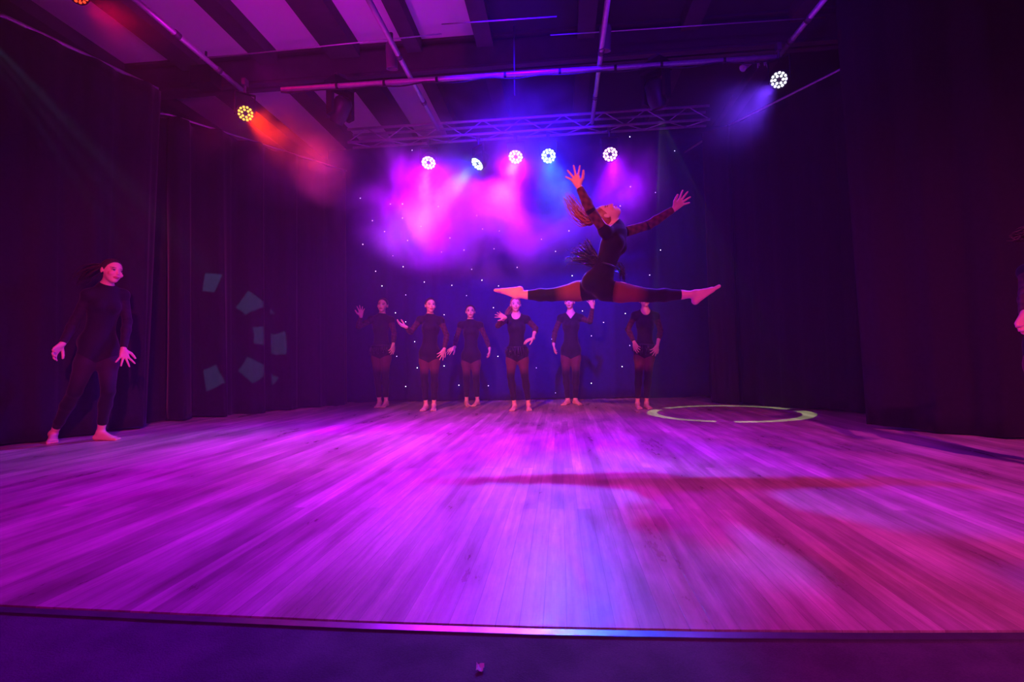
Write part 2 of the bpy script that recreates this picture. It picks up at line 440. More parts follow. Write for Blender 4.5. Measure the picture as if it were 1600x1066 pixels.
# ------------------------------------------------------------------ curtains
def curtain(name, plan, z0, z1, period, amp, mat, label, cat='curtain', seed=0, gather=0.0, sway=None, group=None, step=0.035, sharp=1.0):
    rnd = np.random.RandomState(seed)
    plan = [np.array(p, float) for p in plan]
    seg = [np.linalg.norm(plan[i + 1] - plan[i]) for i in range(len(plan) - 1)]
    L = sum(seg); nu = int(L / step) + 2
    nv = 26
    ph = rnd.rand(6) * 6.28
    us = np.linspace(0, L, nu)
    V = []
    for j in range(nv):
        tz = j / (nv - 1); z = z0 + (z1 - z0) * tz
        for u in us:
            k = 0; uu = u
            while k < len(seg) - 1 and uu > seg[k]: uu -= seg[k]; k += 1
            d = (plan[k + 1] - plan[k]) / seg[k]; nrm = np.array([-d[1], d[0]])
            p = plan[k] + d * uu
            w_ = u + 0.14 * period * math.sin(u * 2.1 + ph[0]) + 0.06 * math.sin(u * 0.9 + ph[1] + tz * 0.7)
            a = amp * (1.0 - 0.45 * tz) * (0.75 + 0.35 * math.sin(u * 1.7 + ph[2]))
            s_ = math.sin(2 * math.pi * w_ / period)
            s_ = math.copysign(abs(s_) ** sharp, s_)
            off = a * s_ + 0.25 * a * math.sin(2 * math.pi * w_ / period * 2.7 + ph[3] + 1.2 * tz)
            q = p + nrm * off
            if sway is not None:
                q = q + sway(u / L, tz)
            V.append((q[0], q[1], z + (0.012 * math.sin(u * 5 + ph[4]) if j == 0 else 0)))
    Fc = [(j * nu + i, j * nu + i + 1, (j + 1) * nu + i + 1, (j + 1) * nu + i) for j in range(nv - 1) for i in range(nu - 1)]
    o = raw(name, V, Fc, mat, None, True)
    md = o.modifiers.new('thickness', 'SOLIDIFY'); md.thickness = 0.006
    return tag(o, label, cat, group)

# first leg curtain on the left and the drape behind it
a0 = G(-620, 762); a1 = G(0, 699); a2 = G(238, 668)
curtain('stage_curtain', [(-6.6, 3.1), (a1[0], a1[1]), (a2[0], a2[1])], 0.02, 3.85, 0.40, 0.075, M_velvet,
        'black wing curtain hanging behind the dancer standing on the left', seed=3, group='black stage curtains',
        sway=lambda u, t: np.array([0.10, 0.05]) * (t - 0.2) * max(0, u - 0.5) * 2)
b0 = G(262, 659); b1 = G(545, 632)
curtain('stage_curtain', [(b0[0] - 0.9, b0[1] - 0.25), (b0[0], b0[1]), (b1[0], b1[1])], 0.012, 3.82, 0.43, 0.15, M_velvet,
        'black pleated side drape on the left catching pale ring light patches', seed=8, group='black stage curtains', sharp=0.8)
c0 = G(1352, 647); c1 = G(1150, 631); c2 = G(1108, 624)
curtain('stage_curtain', [(2.3, 8.15), (c1[0], c1[1]), (c0[0], c0[1]), (c0[0] + 0.9, c0[1] - 0.15)], 0.012, 3.80, 0.30, 0.05, M_velvet,
        'black side drape on the right running from the star cloth to the front curtain', seed=5, group='black stage curtains')
d0 = G(1353, 669); d1 = G(1600, 688)
curtain('stage_curtain', [(d0[0], d0[1]), (d1[0], d1[1]), (5.6, 2.9)], 0.02, 4.45, 0.34, 0.06, M_velvet,
        'black wing curtain nearest the lens at the right edge of the stage', seed=21, group='black stage curtains',
        sway=lambda u, t: np.array([-0.10, 0.02]) * (t) * max(0, 0.4 - u) * 2.5)
e0_ = G(1112, 631); e1_ = G(1150, 632)
curtain('stage_curtain', [(e0_[0], e0_[1]), (e1_[0] + 0.02, e1_[1] - 0.06)], 0.012, 3.78, 0.16, 0.03, M_velvet,
        'narrow black masking leg standing by the far side of the floor ring', seed=2, group='black stage curtains')
# star cloth
SCY = 8.35
stc = curtain('star_cloth', [(-3.9, SCY), (2.9, SCY)], 0.012, 4.35, 0.55, 0.035, M_star,
              'dark star cloth with pinpoint lights across the back of the stage', cat='backdrop', seed=14)
stars = [(563, 310), (610, 319), (685, 323), (629, 341), (582, 345), (601, 362), (658, 354), (637, 376), (567, 382), (703, 372), (690, 394),
         (725, 391), (614, 400), (630, 417), (587, 424), (737, 421), (753, 438), (597, 447), (663, 441), (706, 446), (634, 461), (729, 462),
         (779, 447), (772, 389), (780, 361), (754, 358), (745, 337), (808, 418), (846, 374), (618, 489), (694, 492), (771, 481), (634, 503),
         (711, 524), (648, 534), (620, 557), (694, 572), (778, 557), (634, 604), (717, 602), (763, 603), (796, 593), (809, 559), (787, 504),
         (910, 486), (943, 504), (977, 490), (924, 525), (972, 573), (924, 599), (1028, 548), (984, 540), (889, 361), (868, 393), (894, 431),
         (985, 292), (1024, 301), (969, 322), (1032, 391), (1015, 430), (1054, 236), (644, 235), (984, 214), (629, 319), (862, 530),
         (838, 575), (1046, 470), (868, 614), (652, 575), (752, 520)]
M_starlight = glow('star_point', (0.62, 0.58, 1.0), 6.0)
star_me = None
for (x, y) in stars:
    p = P(x, y, SCY - 0.06)
    if star_me is None:
        b = MB().lathe((0, 0, 0), (0, -1, 0), [(-0.003, 0.0035), (0.003, 0.0062), (0.006, 0.0062), (0.010, 0.0)], 8)
        so = b.build('star_bulb', M_starlight, None, True); star_me = so.data
    else:
        so = bpy.data.objects.new('star_bulb', star_me); C.objects.link(so)
    so.parent = stc
    so.location = Vector(p)
    k_ = random.uniform(0.75, 1.25); so.scale = (k_, k_, k_)

# ------------------------------------------------------------------ curtain rails, pipes, truss
def rail(pts, r, label, name='curtain_rail', cat='rail', mat=None, group=None):
    o = MB().path(pts, r, 8).build(name, mat or M_alu, None, True)
    return tag(o, label, cat, group)
def at_(g, z): return (g[0], g[1], z)
rail([(-6.6, 3.1, 3.87), at_(a1, 3.87), at_(a2 + np.array([.03, .03, 0]), 3.87)], 0.019, 'rail above the left wing curtain lit dull red')
rail([at_(b0 - np.array([.25, .1, 0]), 3.84), at_(b0, 3.84), at_(b1, 3.84)], 0.014, 'thin rail of the left side drape running to the back')
rail([at_(c0 + np.array([.3, 0, 0]), 3.82), at_(c0, 3.82), at_(c1, 3.82), (2.0, 8.0, 3.82)], 0.015, 'thin rail of the right side drape running to the back')
PZ = 3.60
pipe_specs = [((198, -12), (381, 143), 'left grid pipe lit violet above the amber light'),
              ((571, -10), (684, 201), 'grid pipe running to the truss beside the left hanging can'),
              ((951, -12), (925, 192), 'pale grid pipe running to the truss beside the second hanging can'),
              ((1294, -8), (1218, 86), 'right grid pipe ending above the cold white light')]
for a, b, lab in pipe_specs:
    pa = G(a[0], a[1], PZ); pb = G(b[0], b[1], PZ)
    root = empty('grid_pipe', (pa + pb) / 2, lab, 'pipe', 'lighting grid pipes')
    MB().path([pa, pb], 0.0245, 12).build('tube', M_alu, root, True)
    for t in (0.35, 0.72):
        q = pa + (pb - pa) * t; dd = (pb - pa) / np.linalg.norm(pb - pa)
        MB().path([q - dd * 0.03, q + dd * 0.03], 0.031, 12).build('coupler', M_steel, root, True)
# cross pipe with taped cable
pa = G(440, 140, 3.55); pb = G(1214, 89, 3.55)
cy = float((pa[1] + pb[1]) / 2)
root = empty('cross_pipe', (pa + pb) / 2, 'long pink lit pipe crossing the stage in front of the truss', 'pipe')
MB().path([pa, pb], 0.0245, 12).build('tube', M_alu, root, True)
cb = MB(); pts = []
for i in range(60):
    t = i / 59; q = pa + (pb - pa) * t
    pts.append(q + np.array([0, -0.012, -0.034 - 0.012 * abs(math.sin(t * 21)) - 0.01 * math.sin(t * 55)]))
cb.path(pts, 0.007, 6).build('cable', M_black, root, True)
for t in (0.12, 0.22, 0.33, 0.47, 0.58, 0.69, 0.78, 0.9):
    q = pa + (pb - pa) * t
    MB().path([q - np.array([0.012, 0, 0.006]), q + np.array([0.012, 0, -0.006])], 0.031, 10).build('tape_band', M_tape, root, True)
# thin wires across
for (x0, y0), (x1, y1), z, lab in [((312, 92), (690, 53), 3.95, 'thin taut wire crossing the ceiling beam on the left'),
                                   ((690, 38), (870, 26), 4.0, 'short thin wire high over the middle of the stage'),
                                   ((860, 55), (1290, 27), 3.95, 'thin taut wire crossing towards the right wing')]:
    a = G(x0, y0, z); b = G(x1, y1, z)
    tag(MB().path([a, b], 0.006, 6).build('support_wire', M_alu, None, True), lab, 'wire')
# drop rods from the ceiling
for (x, y0, y1), D, lab in [((442, -40, 44), 5.6, 'thin vertical hanging rod against the white ceiling panel'),
                            ((746, -40, 36), 5.6, 'thin vertical hanging rod at the end of the white panels'),
                            ((803, 40, 150), 5.5, 'thin hanging rod dropping towards the cross pipe')]:
    tag(MB().path([P(x, y0, D), P(x + 1, y1, D)], 0.009, 6).build('hanging_rod', M_steel, None, True), lab, 'rod', 'hanging rods')
# truss
def truss():
    A = P(545, 217, 6.30); B = P(1108, 182, 6.30)
    z = float((A[2] + B[2]) / 2); xa, xb = float(A[0]), float(B[0])
    y0, y1 = 6.27, 6.44; zb, zt = z - 0.055, z + 0.115
    root = empty('lighting_truss', ((xa + xb) / 2, 6.35, z), 'silver box truss spanning the stage above the coloured lights', 'truss')
    for yy in (y0, y1):
        for zz in (zb, zt):
            MB().path([(xa, yy, zz), (xb, yy, zz)], 0.017, 10).build('chord', M_alu, root, True)
    n = 18; st = (xb - xa) / n
    for face, (qa, qb) in {'front': ((y0, zb), (y0, zt)), 'bottom': ((y0, zb), (y1, zb))}.items():
        m = MB()
        for i in range(n):
            x0 = xa + i * st; x1 = x0 + st
            s, e = (qa, qb) if i % 2 == 0 else (qb, qa)
            m.path([(x0, s[0], s[1]), (x1, e[0], e[1])], 0.0065, 6)
        m.build('lacing', M_alu, root, True)
    return root, zb
troot, TZB = truss()

# ------------------------------------------------------------------ lanterns
def frame_for(d):
    d = np.array(d, float); d /= np.linalg.norm(d)
    u = np.cross(d, (0, 0, 1)); u /= np.linalg.norm(u)
    v = np.cross(u, d)
    return d, u, v

def par_fixture(q, r=0.095, face=None, hang=0.25, small=False):
    d, u, v = frame_for(q['dir'] if face is None else face)
    c = q['loc']
    root = empty('stage_light', c, q['label'], 'light', q.get('group', 'round stage lights'))
    MB().lathe(c, d, [(-0.16, 0.0), (-0.16, r * 0.55), (-0.13, r * 0.8), (-0.04, r * 0.98), (0.03, r * 1.02), (0.045, r * 1.02), (0.045, r * 0.92), (0.02, r * 0.9), (0.02, 0)], 28).build('housing', M_black, root, True)
    yk = MB()
    for s_ in (-1, 1):
        yk.obox(c + u * s_ * r * 1.14 + np.array([0, 0, hang * 0.28]), (u, d * 0 + np.array([0, 0, 1.0]), np.cross(u, (0, 0, 1))), (0.004, hang * 0.36, 0.016))
    yk.obox(c + np.array([0, 0, hang * 0.64]), (u, np.array([0, 0, 1.0]), np.cross(u, (0, 0, 1))), (r * 1.17, 0.004, 0.016))
    yk.build('yoke', M_black, root)
    MB().path([c + np.array([0, 0, hang * 0.64]), c + np.array([0, 0, hang])], 0.012, 8).obox(c + np.array([0, 0, hang]), (np.array([1.0, 0, 0]), np.array([0, 1.0, 0]), np.array([0, 0, 1.0])), (0.02, 0.032, 0.035)).build('clamp', M_steel, root)
    m = glow('lamp_cell', q['e'], q['es'])
    cells = MB()
    rc = r * 0.15
    for nn, rad in ((12, 0.76), (6, 0.42)):
        for i in range(nn):
            a = 2 * math.pi * i / nn + 0.2
            p = c + d * 0.022 + (u * math.cos(a) + v * math.sin(a)) * r * rad
            cells.lathe(p, d, [(0, rc), (0.012, rc * 0.9), (0.018, rc * 0.5), (0.019, 0)], 12)
    cells.build('led_cells', m, root, True)
    return root
for q in PARS:
    q['group'] = 'coloured lights under the truss'
    hang = max(0.12, TZB - q['loc'][2])
    dd = q['dir'] * 0.75 + (CAM - q['loc']) / np.linalg.norm(CAM - q['loc']) * 0.35 if q is not PARS[1] else q['dir']
    par_fixture(q, 0.098, dd, hang)
for q in (AMBER, WHITE, REDTOP):
    q['group'] = 'side stage lights'
    toc = (CAM - q['loc']) / np.linalg.norm(CAM - q['loc'])
    par_fixture(q, 0.082, toc * 0.8 + q['dir'] * 0.3, max(0.15, PZ - q['loc'][2]))

def can_fixture(top, bot, D, r, label, name='hanging_can'):
    a = P(*top, D); b = P(*bot, D + 0.05)
    d = (b - a) / np.linalg.norm(b - a); L = np.linalg.norm(b - a)
    root = empty(name, a, label, 'light', 'unlit cans on the grid pipes')
    MB().lathe(a, d, [(0.0, 0.0), (0.0, r * 0.7), (0.03, r), (L - 0.012, r), (L, r * 1.06), (L, r * 0.9), (L - 0.06, r * 0.85), (L - 0.06, 0)], 24).build('housing', plain('can_paint', (0.16, 0.14, 0.16), 0.5, 0.2), root, True)
    MB().path([a + np.array([0, 0, 0.09]), a], 0.02, 10).build('clamp', M_steel, root, True)
    return root
can_fixture((611, 66), (613, 108), 4.75, 0.055, 'unlit cylinder can hanging from the left middle pipe')
can_fixture((946, 38), (945, 80), 4.75, 0.055, 'unlit cylinder can hanging from the right middle pipe')

def moving_head(c, look, label):
    root = empty('moving_head', c, label, 'light', 'moving heads on the cross pipe')
    d, u, v = frame_for(look)
    up = np.array([0, 0, 1.0])
    dep = np.cross(u, up)
    MB().obox(c + up * 0.27, (u, dep, up), (0.13, 0.10, 0.045)).build('base', M_black, root)
    y = MB()
    for s_ in (-1, 1):
        y.obox(c + u * s_ * 0.125 + up * 0.08, (u, dep, up), (0.018, 0.05, 0.16))
    y.obox(c + up * 0.215, (u, dep, up), (0.13, 0.05, 0.02))
    y.build('yoke', M_black, root)
    MB().lathe(c, d, [(-0.15, 0), (-0.15, 0.06), (-0.10, 0.095), (0.06, 0.098), (0.13, 0.075), (0.14, 0.075), (0.14, 0.064), (0.10, 0.06)], 24).build('head', M_black, root, True)
    lens = plain('glass_lens', (0.25, 0.1, 0.25), 0.08, 0.0)
    MB().lathe(c, d, [(0.10, 0.06), (0.118, 0.04), (0.124, 0.0)], 20).build('lens', lens, root, True)
    MB().path([c + up * 0.31, c + up * 0.36], 0.02, 8).obox(c + up * 0.37, (u, dep, up), (0.06, 0.03, 0.025)).build('clamp', M_steel, root)
    return root
moving_head(HEAD_R + np.array([0, 0.0, 0.02]), ring_c - HEAD_R, 'dim round moving head hanging right of the middle above the truss')
moving_head(HEAD_L + np.array([0, 0.0, 0.02]), np.array([-3.98, 6.35, 1.1]) - HEAD_L, 'dark moving head hanging on the left above the truss end')

# small profile lantern, cable bundle at the right end of the cross pipe
pc = P(1170, 98, 5.15)
root = empty('profile_lantern', pc, 'small tilted lantern at the right end of the cross pipe', 'light')
dv = (P(1150, 112, 5.1) - P(1172, 92, 5.15)); dv /= np.linalg.norm(dv)
MB().lathe(pc - dv * 0.09, dv, [(0, 0), (0, 0.03), (0.05, 0.034), (0.16, 0.03), (0.19, 0.036), (0.19, 0.028), (0.15, 0)], 16).build('barrel', plain('grey_paint', (0.35, 0.33, 0.35), 0.5), root, True)
MB().path([pc, P(1180, 88, 5.15)], 0.012, 8).build('clamp', M_steel, root, True)
wb = MB()
for i in range(7):
    s_ = P(1178 + i * 3.4, 89, 5.13)
    wb.path([s_, s_ + np.array([0.012 * math.sin(i * 2.1), 0, -0.03]), s_ + np.array([0.03 * math.sin(i * 1.7), 0, -0.07 - 0.02 * (i % 3)])], 0.006, 6)
tag(wb.build('cable_bundle', plain('cable_sheath', (0.3, 0.28, 0.3), 0.6), None, True), 'cable ends hanging from the right end of the cross pipe', 'cable')
# dark power box on the left above the amber light
pb_ = P(322, 122, 5.2)
root = empty('dimmer_box', pb_, 'dark box hanging where the left pipe meets the wing rail', 'box')
MB().box(pb_ - np.array([0.12, 0.09, 0.10]), pb_ + np.array([0.12, 0.09, 0.10])).build('case', M_black, root)
MB().path([pb_ + np.array([0, 0, 0.1]), pb_ + np.array([0, 0, 0.3])], 0.012, 8).build('hook', M_steel, root, True)
# bright metal clips on the wide joist
for x, y in ((506, 6), (523, 8)):
    p = P(x, y, 5.55)
    tag(MB().path([p + np.array([0, 0, 0.04]), p + np.array([0.04, 0.03, -0.03]), p + np.array([0.09, 0.09, -0.07])], 0.006, 6).build('metal_clip', M_alu, None, True),
        'left of two bright metal clips on the wide ceiling joist' if x == 506 else 'right of two bright metal clips on the wide ceiling joist', 'clip', 'metal clips on the wide joist')
# scrap of paper on the carpet
p = G(750, 1053, -0.012)
pv = []; pf = []
rnd = np.random.RandomState(4)
for j in range(4):
    for i in range(5):
        pv.append((p[0] + (i - 2) * 0.0042 + rnd.uniform(-.001, .001), p[1] + (j - 1.5) * 0.006, -0.002 + 0.006 * rnd.rand() + (0.004 if j == 3 else 0)))
for j in range(3):
    for i in range(4): pf.append((j * 5 + i, j * 5 + i + 1, j * 5 + i + 6, j * 5 + i + 5))
o = raw('paper_scrap', pv, pf, M_paper); o.modifiers.new('t', 'SOLIDIFY').thickness = 0.001
tag(o, 'tiny crumpled scrap lying on the carpet before the stage edge', 'litter')

# ------------------------------------------------------------------ people
def nrm(v):
    v = np.array(v, float); return v / (np.linalg.norm(v) + 1e-12)

class Field:
    def __init__(s, lo, hi, h):
        s.h = h; s.lo = np.array(lo, float)
        s.n = np.ceil((np.array(hi) - s.lo) / h).astype(int) + 1
        s.f = np.full(s.n, 1.0, dtype=np.float32)
        s.ax = [s.lo[i] + h * np.arange(s.n[i]) for i in range(3)]
    def sub(s, lo, hi):
        a = np.maximum(0, np.floor((np.array(lo) - s.lo) / s.h).astype(int))
        b = np.minimum(s.n, np.ceil((np.array(hi) - s.lo) / s.h).astype(int) + 1)
        if np.any(b <= a): return None
        sl = tuple(slice(a[i], b[i]) for i in range(3))
        X, Y, Z = np.meshgrid(*(s.ax[i][sl[i]].astype(np.float32) for i in range(3)), indexing='ij')
        return sl, X, Y, Z
    def blend(s, sl, d, k):
        g = s.f[sl]
        if k > 0:
            hh = np.clip(0.5 + 0.5 * (g - d) / k, 0, 1)
            s.f[sl] = g * (1 - hh) + d * hh - k * hh * (1 - hh)
        else:
            s.f[sl] = np.minimum(g, d)
    def carve(s, sl, d, k):
        g = s.f[sl]; hh = np.clip(0.5 - 0.5 * (g + d) / k, 0, 1)
        s.f[sl] = g * (1 - hh) - d * hh + k * hh * (1 - hh)
    def cone(s, a, b, ra, rb, k=0.02):
        a = np.array(a, float); b = np.array(b, float); m = max(ra, rb) + k + 3 * s.h
        r = s.sub(np.minimum(a, b) - m, np.maximum(a, b) + m)
        if r is None: return
        sl, X, Y, Z = r; ab = b - a; L2 = ab.dot(ab) + 1e-12
        t = np.clip(((X - a[0]) * ab[0] + (Y - a[1]) * ab[1] + (Z - a[2]) * ab[2]) / L2, 0, 1)
        d = np.sqrt((X - a[0] - t * ab[0]) ** 2 + (Y - a[1] - t * ab[1]) ** 2 + (Z - a[2] - t * ab[2]) ** 2) - (ra + (rb - ra) * t)
        s.blend(sl, d.astype(np.float32), k)
    def ell(s, c, axes, rad, k=0.02, carve=False):
        c = np.array(c, float); m = max(rad) + k + 3 * s.h
        r = s.sub(c - m, c + m)
        if r is None: return
        sl, X, Y, Z = r; X = X - c[0]; Y = Y - c[1]; Z = Z - c[2]
        q = [(X * a[0] + Y * a[1] + Z * a[2]) for a in axes]
        k0 = np.sqrt(sum((q[i] / rad[i]) ** 2 for i in range(3))); k1 = np.sqrt(sum((q[i] / rad[i] ** 2) ** 2 for i in range(3))) + 1e-9
        d = (k0 * (k0 - 1) / k1).astype(np.float32)
        d = np.where(k0 < 1e-3, -min(rad), d)
        (s.carve if carve else s.blend)(sl, d, k)

def surface_nets(f, lo, h):
    s = f < 0
    n = np.array(f.shape) - 1
    cnt = np.zeros(n, dtype=np.int8)
    for dx in (0, 1):
        for dy in (0, 1):
            for dz in (0, 1):
                cnt += s[dx:dx + n[0], dy:dy + n[1], dz:dz + n[2]]
    act = (cnt > 0) & (cnt < 8)
    idx = np.argwhere(act)
    if len(idx) == 0: return np.zeros((0, 3)), np.zeros((0, 4), int)
    lut = np.full(n, -1, dtype=np.int32); lut[act] = np.arange(len(idx))
    acc = np.zeros((len(idx), 3)); c = np.zeros(len(idx))
    corners = [(x, y, z) for x in (0, 1) for y in (0, 1) for z in (0, 1)]
    vals = {q: f[idx[:, 0] + q[0], idx[:, 1] + q[1], idx[:, 2] + q[2]] for q in corners}
    for q in corners:
        for ax in range(3):
            if q[ax]: continue
            q2 = list(q); q2[ax] = 1; q2 = tuple(q2)
            a, b = vals[q], vals[q2]; m = (a < 0) != (b < 0)
            t = a[m] / (a[m] - b[m])
            p = np.tile(np.array(q, float), (m.sum(), 1)); p[:, ax] += t
            acc[m] += p; c[m] += 1
    V = (idx + acc / c[:, None]) * h + lo
    faces = []
    for ax in range(3):
        sh = [slice(None)] * 3; s0 = list(sh); s1 = list(sh)
        s0[ax] = slice(0, -1); s1[ax] = slice(1, None)
        e = np.argwhere(s[tuple(s0)] != s[tuple(s1)])
        o1, o2 = [(1, 2), (2, 0), (0, 1)][ax]
        ok = (e[:, o1] > 0) & (e[:, o2] > 0) & (e[:, o1] < n[o1]) & (e[:, o2] < n[o2])
        e = e[ok]
        inside_first = s[e[:, 0], e[:, 1], e[:, 2]]
        def cell(d1, d2):
            q = e.copy(); q[:, o1] -= d1; q[:, o2] -= d2
            return lut[q[:, 0], q[:, 1], q[:, 2]]
        Q = np.stack([cell(1, 1), cell(0, 1), cell(0, 0), cell(1, 0)], 1)
        Q[~inside_first] = Q[~inside_first][:, ::-1]
        faces.append(Q)
    Fq = np.concatenate(faces); Fq = Fq[(Fq >= 0).all(1)]
    return V, Fq

def field_mesh(name, f, lo, h, mat, parent, paint=None):
    V, Q = surface_nets(f, lo, h)
    pw = np.array(world_loc(parent))
    me = bpy.data.meshes.new(name)
    me.vertices.add(len(V)); me.vertices.foreach_set('co', (V - pw).astype(np.float32).ravel())
    me.loops.add(len(Q) * 4); me.loops.foreach_set('vertex_index', Q.astype(np.int32).ravel())
    me.polygons.add(len(Q)); me.polygons.foreach_set('loop_start', np.arange(0, len(Q) * 4, 4, dtype=np.int32))
    me.update(calc_edges=True); me.validate()
    me.shade_smooth()
    if paint is not None:
        ca = me.color_attributes.new('paint', 'FLOAT_COLOR', 'POINT')
        col = np.ones((len(V), 4), dtype=np.float32); col[:, :3] = paint(V)
        if len(ca.data) == len(V): ca.data.foreach_set('color', col.ravel())
    me.materials.append(mat)
    o = bpy.data.objects.new(name, me); C.objects.link(o); o.parent = parent
    return o

SKIN = np.array([0.80, 0.48, 0.36])
LIP = np.array([0.55, 0.12, 0.12])

def person(label, J, s=1.0, h=0.006, hair='bun', hair_mat_=None, neck='high', cuff=(0.0, 0.0), ankle_cut=0.075, ponytail=None, belt=False,
           hands=None, feet=None, torso_f=None, head_f=(0, -1, 0), head_u=(0, 0, 1), cat='person', skin=SKIN, group=None, sheer=(0.12, 0.035, 0.04), leo_cut=0.10):
    """J: world joints. s: body scale against a 1.6 m figure."""
    J = {k: np.array(v, float) for k, v in J.items()}
    pts = np.array(list(J.values()))
    lo = pts.min(0) - 0.26 * s; hi = pts.max(0) + 0.26 * s
    lo[2] = max(lo[2], -0.02)
    # directions are given as seen from the lens; turn them to the stage
    az = math.atan2(J['pelvis'][0] - CAM[0], J['pelvis'][1] - CAM[1])
    ca_, sa_ = math.cos(az), math.sin(az)
    def turn(v): return np.array([v[0] * ca_ + v[1] * sa_, -v[0] * sa_ + v[1] * ca_, v[2]], float)
    head_f = turn(head_f); head_u = turn(head_u)
    if torso_f is not None: torso_f = turn(torso_f)
    hands = {k_: (turn(v_[0]), turn(v_[1])) + tuple(v_[2:]) for k_, v_ in hands.items()}
    feet = {k_: (turn(v_[0]), v_[1] if v_[1] is DOWN else turn(v_[1])) for k_, v_ in feet.items()}
    Fd = Field(lo, hi, h); FL = Field(lo, hi, h); FG = Field(lo, hi, h)
    ALL = (Fd, FL, FG); TOP = (Fd, FL)
    def cone(fs, *a):
        for f_ in fs: f_.cone(*a)
    def ell(fs, *a):
        for f_ in fs: f_.ell(*a)
    pel, che, nk, hd = J['pelvis'], J['chest'], J['neck'], J['head']
    sr, sl = J['sh_a'], J['sh_b']           # a = photo-left side, b = photo-right side
    lat = nrm(sl - sr); up = nrm(che - pel)
    hlat = nrm(J['hip_b'] - J['hip_a'])
    fw = nrm(torso_f) if torso_f is not None else nrm(np.cross(lat, up))
    fw = nrm(fw - up * fw.dot(up)); lt = nrm(np.cross(up, fw))
    # torso
    mid = pel * 0.55 + che * 0.45
    ell(TOP, che, (lt, fw, up), (0.124 * s, 0.086 * s, 0.160 * s), 0.03)
    ell(ALL, mid, (lt, fw, up), (0.100 * s, 0.074 * s, 0.14 * s), 0.04 * s)
    ell(ALL, pel, (lt, fw, up), (0.132 * s, 0.096 * s, 0.112 * s), 0.05 * s)
    for q in (-1, 1):
        ell(TOP, che + fw * 0.060 * s + lt * q * 0.052 * s, (lt, fw, up), (0.046 * s, 0.040 * s, 0.048 * s), 0.03 * s)
        ell(ALL, pel - fw * 0.055 * s + lt * q * 0.06 * s - up * 0.03 * s, (lt, fw, up), (0.07 * s, 0.06 * s, 0.075 * s), 0.04 * s)
    # shoulders and neck
    nb = nk - nrm(hd - nk) * 0.012 * s
    cone(TOP, sr, nb, 0.040 * s, 0.038 * s, 0.04 * s); cone(TOP, sl, nb, 0.040 * s, 0.038 * s, 0.04 * s)
    cone(TOP, che + up * 0.10 * s, nk, 0.07 * s, 0.046 * s, 0.04 * s)
    hf = nrm(head_f); hu = nrm(head_u); hf = nrm(hf - hu * hf.dot(hu)); hl = nrm(np.cross(hu, hf))
    HS = s * 1.0
    def H(a, b, c): return hd + hl * a * HS + hf * b * HS + hu * c * HS
    nt_ = hd - hu * 0.05 * s - hf * 0.015 * s
    cone((Fd,), nk, nt_, 0.045 * s, 0.043 * s, 0.025 * s)
    cone((FL,), nk, nk + (nt_ - nk) * 0.6, 0.045 * s, 0.043 * s, 0.025 * s)
    Fd.ell(H(0, -0.012, 0.022), (hl, hf, hu), (0.070 * HS, 0.088 * HS, 0.083 * HS), 0.015)
    Fd.ell(H(0, 0.026, -0.028), (hl, hf, hu), (0.056 * HS, 0.056 * HS, 0.068 * HS), 0.02)
    Fd.ell(H(0, 0.045, -0.082), (hl, hf, hu), (0.026 * HS, 0.024 * HS, 0.020 * HS), 0.02)
    for q in (-1, 1):
        Fd.ell(H(q * 0.030, 0.088, 0.002), (hl, hf, hu), (0.015 * HS, 0.010 * HS, 0.010 * HS), 0.008, carve=True)
        Fd.ell(H(q * 0.030, 0.070, 0.001), (hl, hf, hu), (0.0125 * HS,) * 3, 0.003)
        Fd.ell(H(q * 0.038, 0.060, -0.028), (hl, hf, hu), (0.02 * HS, 0.018 * HS, 0.018 * HS), 0.012)
        Fd.ell(H(q * 0.072, -0.012, -0.006), (hl, hf, hu), (0.008 * HS, 0.016 * HS, 0.027 * HS), 0.006)
    Fd.cone(H(0, 0.080, 0.006), H(0, 0.091, -0.026), 0.007 * HS, 0.0092 * HS, 0.008)
    Fd.ell(H(0, 0.078, -0.052), (hl, hf, hu), (0.022 * HS, 0.010 * HS, 0.0055 * HS), 0.005)
    Fd.ell(H(0, 0.076, -0.061), (hl, hf, hu), (0.018 * HS, 0.010 * HS, 0.0060 * HS), 0.005)
    # arms
    for side, sh, cf in (('a', sr, cuff[0]), ('b', sl, cuff[1])):
        el, wr = J['el_' + side], J['wr_' + side]
        ell(TOP, sh, (lt, fw, up), (0.044 * s,) * 3, 0.03 * s)
        cone(TOP, sh, el, 0.038 * s, 0.030 * s, 0.015 * s)
        fl_ = np.linalg.norm(wr - el)
        m_ = el + (wr - el) * 0.3
        Fd.cone(el, m_, 0.030 * s, 0.031 * s, 0.015 * s); Fd.cone(m_, wr, 0.031 * s, 0.020 * s, 0.015 * s)
        te = max(0.02, 1 - (cf + 0.03) / fl_)
        if te > 0.3:
            FL.cone(el, m_, 0.030 * s, 0.031 * s, 0.015 * s); FL.cone(m_, el + (wr - el) * te, 0.031 * s, (0.031 - 0.011 * (te - 0.3) / 0.7) * s, 0.015 * s)
        else:
            FL.cone(el, el + (wr - el) * te, 0.030 * s, 0.031 * s, 0.015 * s)
        build_hand(Fd, wr, *hands[side], s=s)
    # legs
    for side in 'ab':
        hp, kn, an = J['hip_' + side], J['kn_' + side], J['an_' + side]
        m_ = hp + (kn - hp) * 0.35
        cone(ALL, hp, m_, 0.080 * s, 0.074 * s, 0.035 * s); cone(ALL, m_, kn, 0.074 * s, 0.047 * s, 0.03 * s)
        bk = -fw * 0.012 * s if 'leap' not in J else 0
        c_ = kn + (an - kn) * 0.32 + bk
        cone((Fd, FG), kn, c_, 0.046 * s, 0.047 * s, 0.02 * s)
        c2 = kn + (an - kn) * 0.7
        cone((Fd, FG), c_, c2, 0.047 * s, 0.033 * s, 0.02 * s)
